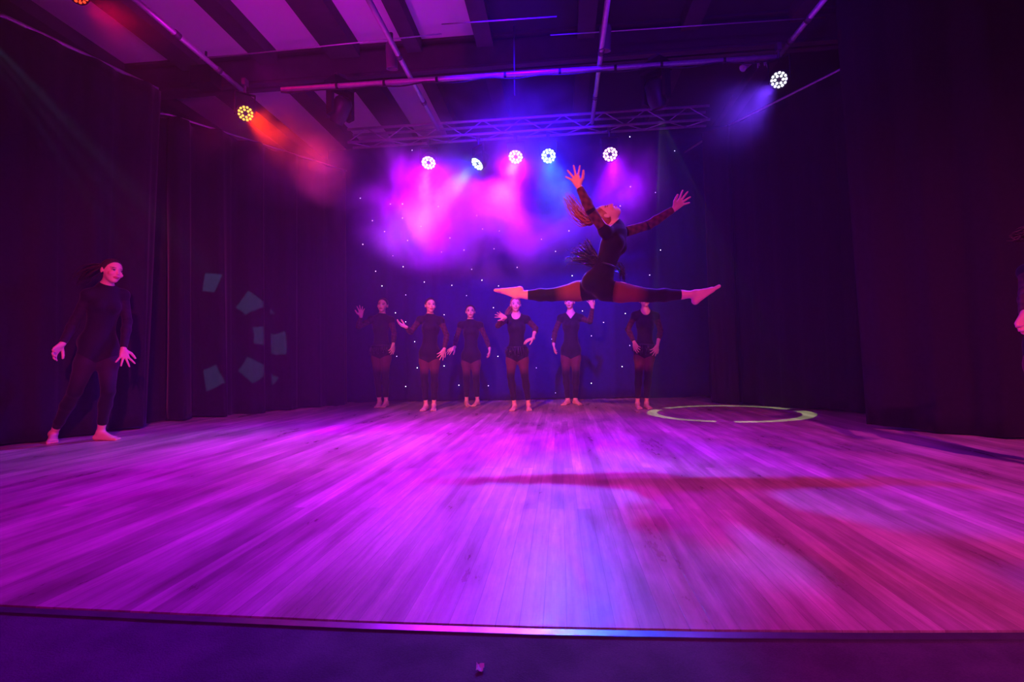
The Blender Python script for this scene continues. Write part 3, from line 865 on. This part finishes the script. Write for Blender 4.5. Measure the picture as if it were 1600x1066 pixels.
        Fd.cone(c2, an, 0.033 * s, 0.027 * s, 0.02 * s)
        L_ = np.linalg.norm(an - kn); te = 1 - (ankle_cut + 0.02) * s / L_
        if te > 0.7: FG.cone(c2, kn + (an - kn) * te, 0.033 * s, (0.033 - 0.006 * (te - 0.7) / 0.3) * s, 0.02 * s)
        build_foot(Fd, an, *feet[side], s=s)
    base = pel.copy(); base[2] = 0.0 if 'float_z' not in J else pel[2]
    if base[2] != 0.0: base = pel
    root = empty('person', base, label, cat, group)
    def paint_skin(V):
        col = np.tile(skin, (len(V), 1))
        L = V - hd; a = L @ hl / HS; b = L @ hf / HS; c = L @ hu / HS
        near = (np.abs(a) < 0.09) & (np.abs(c) < 0.12) & (b > 0.04)
        lip = near & (((a / 0.023) ** 2 + ((c + 0.056) / 0.011) ** 2) < 1) & (b > 0.07)
        col[lip] = LIP
        for q in (-1, 1):
            ew = near & ((((a - q * 0.030) / 0.0125) ** 2 + ((c - 0.001) / 0.0058) ** 2) < 1)
            col[ew] = (0.50, 0.46, 0.44)
            ir = near & ((((a - q * 0.030) / 0.0065) ** 2 + ((c - 0.001) / 0.0068) ** 2) < 1)
            col[ir] = (0.05, 0.03, 0.02)
            lash = near & ((((a - q * 0.030) / 0.016) ** 2 + ((c - 0.009) / 0.0035) ** 2) < 1)
            col[lash] = (0.05, 0.03, 0.03)
            br = near & ((((a - q * 0.031) / 0.019) ** 2 + ((c - 0.024 + 0.1 * np.abs(np.abs(a) - 0.03)) / 0.0042) ** 2) < 1)
            col[br] = (0.12, 0.06, 0.04)
            ch = near & ((((a - q * 0.042) / 0.02) ** 2 + ((c + 0.028) / 0.016) ** 2) < 1)
            col[ch] = col[ch] * (1.0, 0.8, 0.8)
        return col
    field_mesh('body', Fd.f, Fd.lo, h, M_skin, root, paint_skin)
    X, Y, Z = np.meshgrid(*(a_.astype(np.float32) for a_ in Fd.ax), indexing='ij')
    def half(c, n):  # signed: >0 beyond the plane
        return (X - c[0]) * n[0] + (Y - c[1]) * n[1] + (Z - c[2]) * n[2]
    def caps(a, b, r_):
        ab = b - a; L2 = ab.dot(ab)
        t = np.clip(((X - a[0]) * ab[0] + (Y - a[1]) * ab[1] + (Z - a[2]) * ab[2]) / L2, 0, 1)
        return np.sqrt((X - a[0] - t * ab[0]) ** 2 + (Y - a[1] - t * ab[1]) ** 2 + (Z - a[2] - t * ab[2]) ** 2) - r_
    def ball(c, r): return np.sqrt((X - c[0]) ** 2 + (Y - c[1]) ** 2 + (Z - c[2]) ** 2) - r
    def cut(g, c, n, bc, br):   # removes the part beyond the plane within the ball
        reg = np.maximum(-half(c, n), ball(bc, br))
        return np.maximum(g, -reg)
    legc = []
    # leotard with sleeves
    g = FL.f - 0.0065
    nu_ = nrm(hd - nk)
    if neck == 'high':
        g = cut(g, nk + nu_ * 0.030 * s, nrm(nu_ * 1.0 - fw * 0.15), hd, 0.19 * s)
    else:
        dip = 0.075 if neck == 'scoop' else 0.11
        g = cut(g, nk + nu_ * 0.015 * s, nu_, hd, 0.19 * s)
        cc = nk + fw * 0.10 * s - up * 0.0 * s
        rr_ = np.sqrt((half(cc, lt) / (0.062 if neck == 'scoop' else 0.055)) ** 2 + (half(cc, up) / dip) ** 2)
        reg = np.maximum((rr_ - 1) * 0.05 * s, -half(nk - fw * 0.01, fw))
        reg = np.maximum(reg, ball(nk, 0.2 * s))
        if neck == 'vee':
            vv = np.abs(half(cc, lt)) * 1.35 + (-half(cc, up)) - 0.095 * s
            reg = np.maximum(np.maximum(vv * 0.6, -half(nk - fw * 0.01, fw)), ball(nk, 0.16 * s))
        g = np.maximum(g, -reg)
    for side in 'ab':
        hp, kn = J['hip_' + side], J['kn_' + side]; dn = nrm(kn - hp)
        out = hlat * (1 if side == 'b' else -1)
        n_ = nrm(dn + out * 0.45)
        c_ = hp + dn * leo_cut * s
        reg = np.maximum(-half(c_, n_), caps(hp, kn + dn * 0.1, 0.125 * s))
        g = np.maximum(g, -reg)
    hpa, hpb = J['hip_a'], J['hip_b']
    def paint_leo(V):
        col = np.tile(np.array([0.010, 0.008, 0.013]), (len(V), 1))
        for side in 'ab':
            sh, el, wr = J['sh_' + side], J['el_' + side], J['wr_' + side]
            for a_, b_, f0, f1 in ((sh, el, 0.25, 0.9), (el, wr, 0.0, 1.0)):
                ab = b_ - a_; t = ((V - a_) @ ab) / ab.dot(ab)
                d = np.linalg.norm(V - (a_ + np.clip(t, 0, 1)[:, None] * ab), axis=1)
                m = (t > f0) & (t < f1) & (d < 0.055 * s)
                pat = 0.5 + 0.5 * np.sin(V[:, 0] * 95 + V[:, 2] * 60) * np.sin(V[:, 2] * 80 - V[:, 0] * 40)
                w_ = (0.25 + 0.5 * pat)[:, None]
                col = np.where(m[:, None], col * (1 - w_) + np.array(sheer) * w_, col)
        return col
    field_mesh('leotard', g, Fd.lo, h, M_suit, root, paint_leo)
    # footless leggings
    g = FG.f - 0.0040
    g = cut(g, pel + up * 0.03 * s, up, che, 0.36 * s)
    def paint_leg(V):
        col = np.tile(np.array([0.012, 0.009, 0.014]), (len(V), 1))
        for side in 'ab':
            hp, kn = J['hip_' + side], J['kn_' + side]
            ab = kn - hp; t = ((V - hp) @ ab) / ab.dot(ab)
            d = np.linalg.norm(V - (hp + np.clip(t, 0, 1)[:, None] * ab), axis=1)
            w_ = np.clip((t - 0.12) / 0.15, 0, 1) * np.clip((0.95 - t) / 0.3, 0, 1) * (d < 0.12 * s)
            col = col * (1 - w_[:, None]) + np.array(sheer) * w_[:, None]
        return col
    field_mesh('leggings', g, Fd.lo, h, M_suit, root, paint_leg)
    # hair: swept back cap plus bun or tail
    hm = hair_mat_ or M_hair_dark
    hh = min(h, 0.005)
    tail = [np.array(p_) for p_ in ponytail] if ponytail is not None else []
    allp = np.array([hd] + tail)
    Fh = Field(allp.min(0) - 0.16 * s, allp.max(0) + 0.16 * s, hh)
    Fh.ell(H(0, -0.016, 0.026), (hl, hf, hu), (0.076 * HS, 0.092 * HS, 0.087 * HS), 0.01)
    XX, YY, ZZ = np.meshgrid(*(a_.astype(np.float32) for a_ in Fh.ax), indexing='ij')
    def hh_(c, n): return (XX - c[0]) * n[0] + (YY - c[1]) * n[1] + (ZZ - c[2]) * n[2]
    Fh.f = np.maximum(Fh.f, hh_(H(0, 0.047, 0.062), nrm(hf * 1.0 - hu * 0.62))).astype(np.float32)
    Fh.f = np.maximum(Fh.f, hh_(H(0, -0.03, -0.045), nrm(-hu * 1.0 + hf * 0.35))).astype(np.float32)
    # strand ripples
    rip = 0.0012 * np.sin(hh_(hd, hl) * 420 + 3 * np.sin(hh_(hd, hu) * 30))
    Fh.f = (Fh.f + rip * (np.abs(Fh.f) < 0.02)).astype(np.float32)
    if hair == 'bun':
        Fh.ell(H(0, -0.105, 0.035), (hl, hf, hu), (0.036 * HS, 0.03 * HS, 0.036 * HS), 0.012)
    hair_ob = field_mesh('hair', Fh.f, Fh.lo, hh, hm, root)
    if tail:
        rn = np.random.RandomState(7)
        m = MB()
        for i in range(60):
            off = rn.normal(0, 1, 3)
            pts_ = []; rs = []
            N = len(tail) * 3
            ln = rn.uniform(0.7, 1.05)
            for j in range(N):
                t = j / (N - 1) * (len(tail) - 1) * ln
                k = min(int(t), len(tail) - 2); q = tail[k] + (tail[k + 1] - tail[k]) * (t - k)
                spread = (0.006 + 0.020 * math.sin(min(1, t / (len(tail) - 1)) * math.pi * 0.75)) * s
                pts_.append(q + off * spread * np.array([1, 1, 1]) + 0.004 * np.sin(np.array([j * .9 + i, j * .7, j * .8 + i])))
                rs.append(0.0058 * s * (1 - 0.8 * j / (N - 1)))
            m.path(pts_, rs, 5)
        m.build('ponytail', hm, hair_ob, True)
        MB().lathe(tail[0], nrm(tail[1] - tail[0]), [(-0.008, 0.012), (-0.008, 0.02), (0.01, 0.02), (0.01, 0.012)], 14).build('hair_tie', M_black, hair_ob, True)
    if belt:
        rn = np.random.RandomState(int(abs(pel[0]) * 100) + 3)
        m = MB(); sq = MB()
        wc = pel + up * 0.03 * s
        ring = []
        for i in range(41):
            a = 2 * math.pi * i / 40
            ring.append(wc + (lt * math.cos(a) * 0.142 + fw * math.sin(a) * 0.108) * s)
        m.path(ring, 0.008 * s, 6)
        for i in range(70):
            a = rn.rand() * 2 * math.pi
            q = wc + (lt * math.cos(a) * 0.144 + fw * math.sin(a) * 0.110) * s
            o_ = nrm(lt * math.cos(a) + fw * math.sin(a))
            L_ = rn.uniform(0.07, 0.15) * s
            m.path([q, q + o_ * 0.018 * s - np.array([0, 0, L_ * 0.5]), q + o_ * 0.022 * s + np.array([rn.uniform(-.02, .02), 0, -L_])], [0.0035 * s, 0.004 * s, 0.003 * s], 5)
            if i % 4 == 0:
                cpt = q + o_ * 0.028 * s - np.array([0, 0, L_ * rn.rand()])
                sq.lathe(cpt, o_, [(0, 0.006 * s), (0.002, 0.006 * s), (0.003, 0)], 8)
        fb = m.build('fringe_belt', M_strand, root, True)
        sq.build('sequins', M_sequin, fb, True)
    return root, dict(lt=lt, fw=fw, up=up, H=H)

def build_hand(Fd, wr, d, pn, thumb, curl, spread, s=1.0):
    """d: direction of the palm; pn: direction the palm faces; thumb: +1/-1 side; curl: bend in degrees per joint; spread"""
    d = nrm(d); pn = nrm(np.array(pn, float) - d * np.dot(pn, d)); side = nrm(np.cross(pn, d)) * thumb
    k = 0.006
    plen = 0.078 * s
    offs = [0.027, 0.009, -0.009, -0.026]
    lens = [0.068, 0.076, 0.070, 0.054]
    Fd.cone(wr - d * 0.01, wr + d * 0.02 * s, 0.021 * s, 0.020 * s, 0.01)
    for i, o_ in enumerate(offs):
        base = wr + d * 0.012 * s + side * o_ * 0.55 * s
        kn = wr + d * (plen - (0.004 if i in (0,) else 0.0 if i == 1 else 0.003 if i == 2 else 0.012) * s) + side * o_ * s
        Fd.cone(base, kn, 0.0135 * s, 0.0115 * s, 0.008)
        fd = nrm(d + side * o_ * (8 + spread * 16)); cur = kn; r = 0.0095 * s
        ang = 0.0
        cc = curl + (4 * i if curl > 5 else 0)
        for j, fr in enumerate((0.45, 0.31, 0.24)):
            ang += R(cc * (0.7 if j == 0 else 1.0))
            dd = nrm(fd * math.cos(ang) + pn * math.sin(ang))
            nx = cur + dd * lens[i] * fr * s * 1.08
            Fd.cone(cur, nx, r, r * 0.88, 0.0025); cur = nx; r *= 0.88
    tb = wr + d * 0.018 * s + side * 0.020 * s
    td = nrm(d * 0.62 + side * (0.75 + 0.3 * spread) + pn * 0.35)
    t1 = tb + td * 0.040 * s
    Fd.cone(tb, t1, 0.0145 * s, 0.0115 * s, 0.008)
    td2 = nrm(td * 0.8 + d * 0.5 + pn * (0.15 + curl * 0.006)); t2 = t1 + td2 * 0.030 * s
    Fd.cone(t1, t2, 0.0112 * s, 0.0105 * s, 0.004)
    t3 = t2 + nrm(td2 + d * 0.2) * 0.024 * s
    Fd.cone(t2, t3, 0.0105 * s, 0.0085 * s, 0.003)

def build_foot(Fd, an, td, sole, s=1.0):
    """td: heel-to-toe direction, sole: direction the sole faces"""
    td = nrm(td); sole = nrm(np.array(sole, float) - td * np.dot(sole, td)); side = np.cross(sole, td)
    heel = an - td * 0.035 * s + sole * 0.040 * s
    ball = an + td * 0.115 * s + sole * 0.050 * s
    Fd.cone(an, heel, 0.029 * s, 0.027 * s, 0.02 * s)
    for o_ in (-0.020, 0.0, 0.020):
        Fd.cone(heel + side * o_ * 0.5 * s, ball + side * o_ * 1.1 * s, 0.021 * s, 0.017 * s, 0.012)
    Fd.cone(an + td * 0.005, ball + side * 0.008 * s - sole * 0.004 * s, 0.031 * s, 0.017 * s, 0.02 * s)
    for i, o_ in enumerate((-0.032, -0.016, -0.001, 0.013, 0.027)):
        L_ = (0.034, 0.042, 0.046, 0.044, 0.048)[i] * s; r = (0.0085, 0.009, 0.0095, 0.010, 0.0135)[i] * s
        a = ball + side * o_ * s + td * 0.004 * s
        Fd.cone(a, a + td * L_ + sole * 0.007 * s, r * 1.1, r, 0.004)

DOWN = (0, 0, -1)
def joints(D, spec, sole_z=0.067, s=1.0, ground=True):
    J = {}
    for k, v in spec.items():
        J[k] = P(v[0], v[1], D + (v[2] if len(v) > 2 else 0.0))
    if ground:
        for k in ('an_a', 'an_b'):
            J[k][2] = sole_z * s
    return J

def depth_at(px, py):
    return float(G(px, py)[1])

# --- back row -----------------------------------------------------
row = 'row of dancers in black at the back of the stage'
D1 = depth_at(597, 636)
s1 = 1.02
J = joints(D1, dict(head=(598, 477, -.02), neck=(597, 493), chest=(595, 509), pelvis=(596, 543), sh_a=(580, 500), sh_b=(611, 500),
    el_a=(560, 511, -.12), wr_a=(564, 494, -.22), el_b=(616, 521, -.02), wr_b=(614.5, 538, -.12), hip_a=(589, 548), hip_b=(603, 548),
    kn_a=(589, 584, -.03), kn_b=(602, 584, -.03), an_a=(593, 629), an_b=(603.5, 629)), s=s1)
person('dancer in black with one hand raised, at the left end of the back row', J, s1, 0.006, 'bun', M_hair_dark, 'high', belt=True, group=row,
       hands=dict(a=((0.04, -.2, 1), (0, -1, .1), 1, 8, .6), b=((-.18, -.25, -1), (-.6, .6, 0), -1, 14, .3)),
       feet=dict(a=((-.25, -1, 0), DOWN), b=((-.35, -1, 0), DOWN)), head_f=(-.35, -1, -.08), head_u=(.1, 0, 1))
D2 = depth_at(671, 641)
s2 = 0.975
J = joints(D2, dict(head=(672.5, 477.5, -.02), neck=(672, 494), chest=(673, 512), pelvis=(671, 548), sh_a=(656, 500), sh_b=(689, 501),
    el_a=(642, 519, -.10), wr_a=(634, 511, -.25), el_b=(698, 524, -.02), wr_b=(694, 546, -.14), hip_a=(664, 553), hip_b=(679, 553),
    kn_a=(663, 588, -.03), kn_b=(679, 588, -.03), an_a=(665.5, 633), an_b=(678, 633)), s=s2)
person('dancer in black holding one palm out to the side in the back row', J, s2, 0.006, 'bun', M_hair_dark, 'high', group=row,
       hands=dict(a=((-.85, -.4, .38), (.2, -.6, .8), -1, 12, .5), b=((-.5, -.3, -.9), (-.3, .8, .2), -1, 8, 1.0)),
       feet=dict(a=((-.30, -1, 0), DOWN), b=((-.05, -1, 0), DOWN)), head_f=(.22, -1, .0), head_u=(.03, 0.05, 1))
D3 = depth_at(737, 634)
s3 = 0.935
J = joints(D3, dict(head=(735, 487, -.02), neck=(735, 502), chest=(736, 519), pelvis=(736, 552), sh_a=(720, 508), sh_b=(750, 508),
    el_a=(713, 528, -.02), wr_a=(710, 543, -.15), el_b=(759, 528, 0), wr_b=(765, 545, -.1), hip_a=(729, 556), hip_b=(743, 556),
    kn_a=(729, 590, -.03), kn_b=(744, 590, -.03), an_a=(729, 628), an_b=(746, 628)), s=s3)
person('shortest dancer in the back row, in plain black, arms lowered', J, s3, 0.006, 'bun', M_hair_dark, 'high', group=row,
       hands=dict(a=((-.8, -.4, -.55), (0, .8, -.5), -1, 8, .3), b=((.0, -.2, -1), (-.9, .1, 0), -1, 22, .3)),
       feet=dict(a=((.18, -1, 0), DOWN), b=((-.45, -1, 0), DOWN)), head_f=(.0, -1, -.05), head_u=(0, 0, 1))
D4 = depth_at(815, 641)
s4 = 0.935
J = joints(D4, dict(head=(805.5, 476, -.02), neck=(806.5, 491), chest=(807, 511), pelvis=(808, 546), sh_a=(791, 499), sh_b=(823, 499),
    el_a=(778, 509, -.18), wr_a=(789, 496, -.32), el_b=(837, 513, .02), wr_b=(833, 529, -.14), hip_a=(800, 551), hip_b=(816, 551),
    kn_a=(798, 588, -.03), kn_b=(820, 588, -.03), an_a=(804, 631), an_b=(826, 631)), s=s4)
person('dancer in scoop-necked black top, one hand by her chin, one on her waist', J, s4, 0.006, 'tail', M_hair_red, 'scoop', belt=True, group=row,
       cuff=(0.05, 0.12), ponytail=[P(803, 478, D4 + .08), P(797, 484, D4 + .04), P(792, 492, D4 - .02)],
       hands=dict(a=((-.85, -.35, .35), (.2, -1, -.1), 1, 10, .4), b=((-.95, -.2, -.3), (0, .5, -1), -1, 12, .3)),
       feet=dict(a=((-.25, -1, 0), DOWN), b=((.02, -1, 0), DOWN)), head_f=(.05, -1, -.02), head_u=(0, 0, 1))
D5 = depth_at(893, 632)
s5 = 0.97
J = joints(D5, dict(head=(890, 472, -.02), neck=(891.5, 489), chest=(892, 508), pelvis=(892, 543), sh_a=(876, 497), sh_b=(908, 497),
    el_a=(867, 519, 0), wr_a=(865, 538, -.08), el_b=(922, 503, -.1), wr_b=(926, 480, -.18), hip_a=(885, 548), hip_b=(899, 548),
    kn_a=(884, 584, -.03), kn_b=(900, 584, -.03), an_a=(887, 626), an_b=(899, 626)), s=s5)
person('dancer in black v-necked top, face half hidden behind the leaping dancer', J, s5, 0.006, 'bun', M_hair_dark, 'vee', group=row, ankle_cut=0.02,
       hands=dict(a=((.1, -.15, -1), (.8, .1, 0), 1, 12, .2), b=((-.35, -.2, 1), (-.5, -.8, 0), -1, 10, .3)),
       feet=dict(a=((-.4, -1, 0), DOWN), b=((.45, -1, 0), DOWN)), head_f=(-.15, -1, -.05), head_u=(0, 0, 1))
D6 = depth_at(1005, 638)
s6 = 0.915
J = joints(D6, dict(head=(1007, 469, -.02), neck=(1008, 484), chest=(1008, 506), pelvis=(1007, 542), sh_a=(992, 493), sh_b=(1025, 494),
    el_a=(981, 515, .06), wr_a=(991, 535, -.06), el_b=(1032, 517, .0), wr_b=(1027, 540, -.12), hip_a=(1000, 547), hip_b=(1014, 547),
    kn_a=(998, 584, -.03), kn_b=(1013, 584, -.03), an_a=(996, 628), an_b=(1010, 628)), s=s6)
person('dancer with hip fringe at the right end of the back row beside the light ring', J, s6, 0.006, 'bun', M_hair_dark, 'scoop', belt=True, group=row,
       cuff=(0.0, 0.09),
       hands=dict(a=((.3, -.4, -.8), (.5, .6, 0), 1, 14, .3), b=((-.5, -.35, -.9), (-.5, .7, 0), -1, 10, .8)),
       feet=dict(a=((.22, -1, 0), DOWN), b=((.30, -1, 0), DOWN)), head_f=(.3, -1, .25), head_u=(-.1, 0.1, 1))

# --- left dancer -----------------------------------------------------
DL = depth_at(120, 690)
sL = 1.06
J = joints(DL, dict(head=(175, 424, -.05), neck=(166, 448, -.02), chest=(163, 478), pelvis=(154, 533), sh_a=(138, 461, -.11), sh_b=(192, 461, .11),
    el_a=(118, 500, -.13), wr_a=(97, 538, -.25), el_b=(199, 503, .12), wr_b=(193, 546, .02), hip_a=(142, 545, -.06), hip_b=(168, 545, .06),
    kn_a=(117, 612, -.14), kn_b=(169, 612, -.02), an_a=(83, 680, 0), an_b=(157, 675, .05)), s=sL)
person('dancer in black high-necked costume stepping out in front of the left wing curtain', J, sL, 0.0052, 'tail', M_hair_dark, 'high', 
       ponytail=[P(160, 415, DL + .05), P(148, 420, DL + .06), P(136, 427, DL + .07), P(122, 440, DL + .08)], sheer=(0.03, 0.015, 0.03),
       hands=dict(a=((-.55, -.35, -.75), (.5, -.4, -.2), 1, 20, .3), b=((.08, -.25, -1), (-.2, 1, 0), -1, 4, 1.4)),
       feet=dict(a=((.02, -1, 0), DOWN), b=((.8, -.75, 0), DOWN)), torso_f=(.25, -1, 0), head_f=(.55, -1, -.10), head_u=(.15, 0, 1), ankle_cut=0.085)

# --- dancers seen only by a hand at the picture edges ----------------------
DR = 3.15
J = joints(DR, dict(head=(1636, 372, 0), neck=(1640, 410), chest=(1642, 452), pelvis=(1644, 532), sh_a=(1606, 425, .12), sh_b=(1678, 425, -.1),
    el_a=(1598, 468, .05), wr_a=(1602, 498, -.12), el_b=(1688, 475, .1), wr_b=(1680, 520, 0), hip_a=(1628, 540), hip_b=(1660, 540),
    kn_a=(1628, 630, -.05), kn_b=(1662, 630, -.05), an_a=(1630, 700, 0), an_b=(1664, 700, 0)), s=0.97)
J['wr_a'] = P(1601, 492, DR - .1); J['el_a'] = P(1604, 458, DR + .05)
person('dancer mostly out of the picture at the right edge, hand and hair showing', J, 0.93, 0.006, 'tail', M_hair_dark, 'high',
       ponytail=[P(1622, 362, DR), P(1608, 362, DR), P(1598, 366, DR), P(1588, 366, DR)],
       hands=dict(a=((-.25, -.2, -.8), (.7, -.6, 0), 1, 38, .1), b=((0, 0, -1), (-1, 0, 0), -1, 15, .2)),
       feet=dict(a=((0, -1, 0), DOWN), b=((.1, -1, 0), DOWN)), head_f=(-.2, -1, 0))
DW = 4.3
J = joints(DW, dict(head=(-42, 432, 0), neck=(-40, 458), chest=(-40, 482), pelvis=(-38, 545), sh_a=(-66, 470, 0), sh_b=(-14, 470, 0),
    el_a=(-76, 510, .05), wr_a=(-74, 548, 0), el_b=(0, 508, .02), wr_b=(9, 540, -.06), hip_a=(-50, 552), hip_b=(-26, 552),
    kn_a=(-50, 625, -.05), kn_b=(-26, 625, -.05), an_a=(-52, 690, 0), an_b=(-24, 690, 0)), s=1.0)
person('dancer waiting in the dark left wing, only a hand reaching into view', J, 0.98, 0.006, 'bun', M_hair_dark, 'high',
       hands=dict(a=((0, 0, -1), (1, 0, 0), 1, 15, .2), b=((.35, -.2, -.8), (-.6, .4, 0), -1, 15, .5)),
       feet=dict(a=((0, -1, 0), DOWN), b=((.1, -1, 0), DOWN)), head_f=(.2, -1, 0))

# --- leaping dancer -----------------------------------------------------
D0 = 4.10
spec = dict(head=(948, 337, -.02), neck=(962, 355, .0), chest=(957, 381), pelvis=(937, 440), sh_a=(946, 361, -.13), sh_b=(968, 365, .13),
    el_a=(922, 328, -.20), wr_a=(904.5, 291, -.22), el_b=(1013, 352, .18), wr_b=(1054, 326, .14), hip_a=(925, 452, .06), hip_b=(945, 454, -.06),
    kn_a=(862, 461, .05), kn_b=(1016, 462, -.05), an_a=(807, 461, .05), an_b=(1087, 460, -.05))
J = joints(D0, spec, ground=False); J['leap'] = J['pelvis']; J['float_z'] = J['pelvis']
sD = 1.0
lp, fr = person('leaping dancer in a full split in mid air, arms flung wide and head thrown back', J, sD, 0.0045, 'tail', M_hair_red, 'high',
    ponytail=[P(929, 345, D0 + .02), P(917, 346, D0 + .03), P(906, 337, D0 + .03), P(896, 323, D0 + .03), P(885, 306, D0 + .03)],
    hands=dict(a=((-.36, -.05, .9), (-.3, -1, 0), -1, 5, 1.3), b=((.72, -.1, .68), (.4, -.75, -.3), 1, 4, 1.0)),
    feet=dict(a=((-.98, 0, -.10), (-.1, 0.15, 1)), b=((.83, 0, .62), (.6, 0.1, -.8))),
    torso_f=(.95, -.25, -.15), head_f=(.25, -.12, .95), head_u=(-.93, 0, .22), ankle_cut=0.10, sheer=(0.20, 0.062, 0.045), leo_cut=0.08)
# long thread fringe flying out behind her waist and hanging in front
rn = np.random.RandomState(5)
m = MB()
w0 = P(941, 420, D0)
for i in range(120):
    a = rn.normal(0, 1)
    st = P(940 + rn.uniform(-3, 3), 417 + rn.uniform(-6, 8), D0 + rn.uniform(-.07, .07))
    t = rn.rand()
    ex = P(890 + 28 * t + rn.normal(0, 4.5), 404 - 26 * t + rn.normal(0, 5), D0 + rn.normal(0, .07))
    md_ = (st + ex) / 2 + np.array([0.0, rn.normal(0, .015), 0.012 + rn.normal(0, .012)])
    m.path([st, st * .5 + md_ * .5 + np.array([0, 0, .006]), md_, md_ * .45 + ex * .55, ex, ex + np.array([rn.normal(-.01, .012), 0, -.02 + rn.normal(0, .01)])],
           [0.0022, 0.0026, 0.0026, 0.0026, 0.0022, 0.0012], 5)
for i in range(60):
    st = P(967 + rn.uniform(-3, 3), 414 + rn.uniform(-5, 12), D0 + rn.uniform(-.06, .06))
    ex = P(974 + rn.normal(0, 3), 432 + rn.uniform(-6, 9), D0 + rn.uniform(-.07, .07))
    m.path([st, (st + ex) / 2 + np.array([.012, 0, .006]), ex], [0.0025, 0.0028, 0.0015], 5)
m.build('fringe_belt', M_strand, lp, True)
wb_ = MB(); ring = []
wc = P(951, 418, D0)
for i in range(33):
    a = 2 * math.pi * i / 32
    ring.append(wc + fr['lt'] * math.cos(a) * 0.118 + fr['fw'] * math.sin(a) * 0.088)
wb_.path(ring, 0.007, 6).build('waistband', M_strand, lp, True)
# bright hair band by the ear
MB().path([fr['H'](x * 0.079, -0.005 - 0.02 * abs(x), 0.055 + 0.055 * (1 - x * x)) for x in np.linspace(-1, 1, 15)], 0.0035, 6).build('hair_band', plain('white_band', (0.8, 0.8, 0.8), 0.4), lp, True)

# ------------------------------------------------------------------ haze
def volume(name, lo, hi, density, aniso, noise=None, label=None):
    o = MB().box(lo, hi).build(name, None) if False else None
    me = bpy.data.meshes.new(name)
    b = MB().box(lo, hi); me.from_pydata(b.v, [], b.f); me.update()
    m = bpy.data.materials.new(name + '_air'); m.use_nodes = True
    n = m.node_tree.nodes; k = m.node_tree.links; n.clear()
    out = n.new('ShaderNodeOutputMaterial'); v = n.new('ShaderNodeVolumeScatter')
    v.inputs['Color'].default_value = (0.95, 0.95, 0.95, 1); v.inputs['Density'].default_value = density; v.inputs['Anisotropy'].default_value = aniso
    k.new(v.outputs[0], out.inputs['Volume'])
    if noise:
        tc = n.new('ShaderNodeTexCoord'); nz = n.new('ShaderNodeTexNoise'); nz.inputs['Scale'].default_value = noise[0]; nz.inputs['Detail'].default_value = 4
        nz.inputs['Distortion'].default_value = 0.6
        k.new(tc.outputs['Object'], nz.inputs['Vector'])
        mr = n.new('ShaderNodeMapRange'); mr.interpolation_type = 'SMOOTHSTEP'
        mr.inputs['From Min'].default_value = noise[1]; mr.inputs['From Max'].default_value = noise[2]
        mr.inputs['To Min'].default_value = 0; mr.inputs['To Max'].default_value = density
        k.new(nz.outputs['Fac'], mr.inputs['Value'])
        # fade towards the edges of the cloud
        g = n.new('ShaderNodeTexGradient'); g.gradient_type = 'SPHERICAL'
        mp = n.new('ShaderNodeMapping'); c = [(lo[i] + hi[i]) / 2 for i in range(3)]; h_ = [(hi[i] - lo[i]) / 2 for i in range(3)]
        mp.inputs['Scale'].default_value = [1 / q for q in h_]; mp.inputs['Location'].default_value = [-c[i] / h_[i] for i in range(3)]
        k.new(tc.outputs['Object'], mp.inputs['Vector']); k.new(mp.outputs[0], g.inputs[0])
        ml = n.new('ShaderNodeMath'); ml.operation = 'MULTIPLY'
        k.new(mr.outputs[0], ml.inputs[0]); k.new(g.outputs['Fac'], ml.inputs[1])
        k.new(ml.outputs[0], v.inputs['Density'])
    me.materials.append(m)
    o = bpy.data.objects.new(name, me); C.objects.link(o)
    return tag(o, label, 'haze', kind='stuff')
volume('haze', (-6.9, 0.9, -0.12), (6.4, 9.28, ZC - 0.01), 0.0065, 0.25, None, 'thin theatrical haze filling the air over the stage')
volume('haze_upstage', (-3.1, 5.7, -0.10), (1.9, 8.25, 3.9), 0.022, 0.25, None, 'denser violet haze in front of the star cloth')
c_ = P(440, 222, 5.0)
volume('smoke', c_ - np.array([1.0, .8, .7]), c_ + np.array([1.0, .8, .7]), 0.35, 0.3, (1.6, 0.38, 0.65), 'wisp of smoke crossing the amber beam')
c_ = P(1180, 160, 5.0)
volume('smoke', c_ - np.array([.8, .7, .6]), c_ + np.array([.8, .7, .6]), 0.16, 0.3, (1.2, 0.3, 0.6), 'wisp of smoke in the cold white beam on the right')
c_ = P(150, 20, 4.4)
volume('smoke', c_ - np.array([.9, .7, .6]), c_ + np.array([.9, .7, .6]), 0.30, 0.3, (1.2, 0.3, 0.6), 'wisp of smoke in the red beam at the top left')
c_ = P(505, 266, 4.5)
volume('smoke', c_ - np.array([.32, .35, .36]), c_ + np.array([.32, .35, .36]), 1.1, 0.3, (1.5, 0.25, 0.6), 'small puff of smoke glowing dull red where the amber beam ends')
volume('smoke', (-3.0, 4.9, 1.5), (1.5, 7.4, 4.1), 2.4, 0.3, (1.3, 0.42, 0.68), 'drifting stage smoke lit pink and cyan below the truss lights')
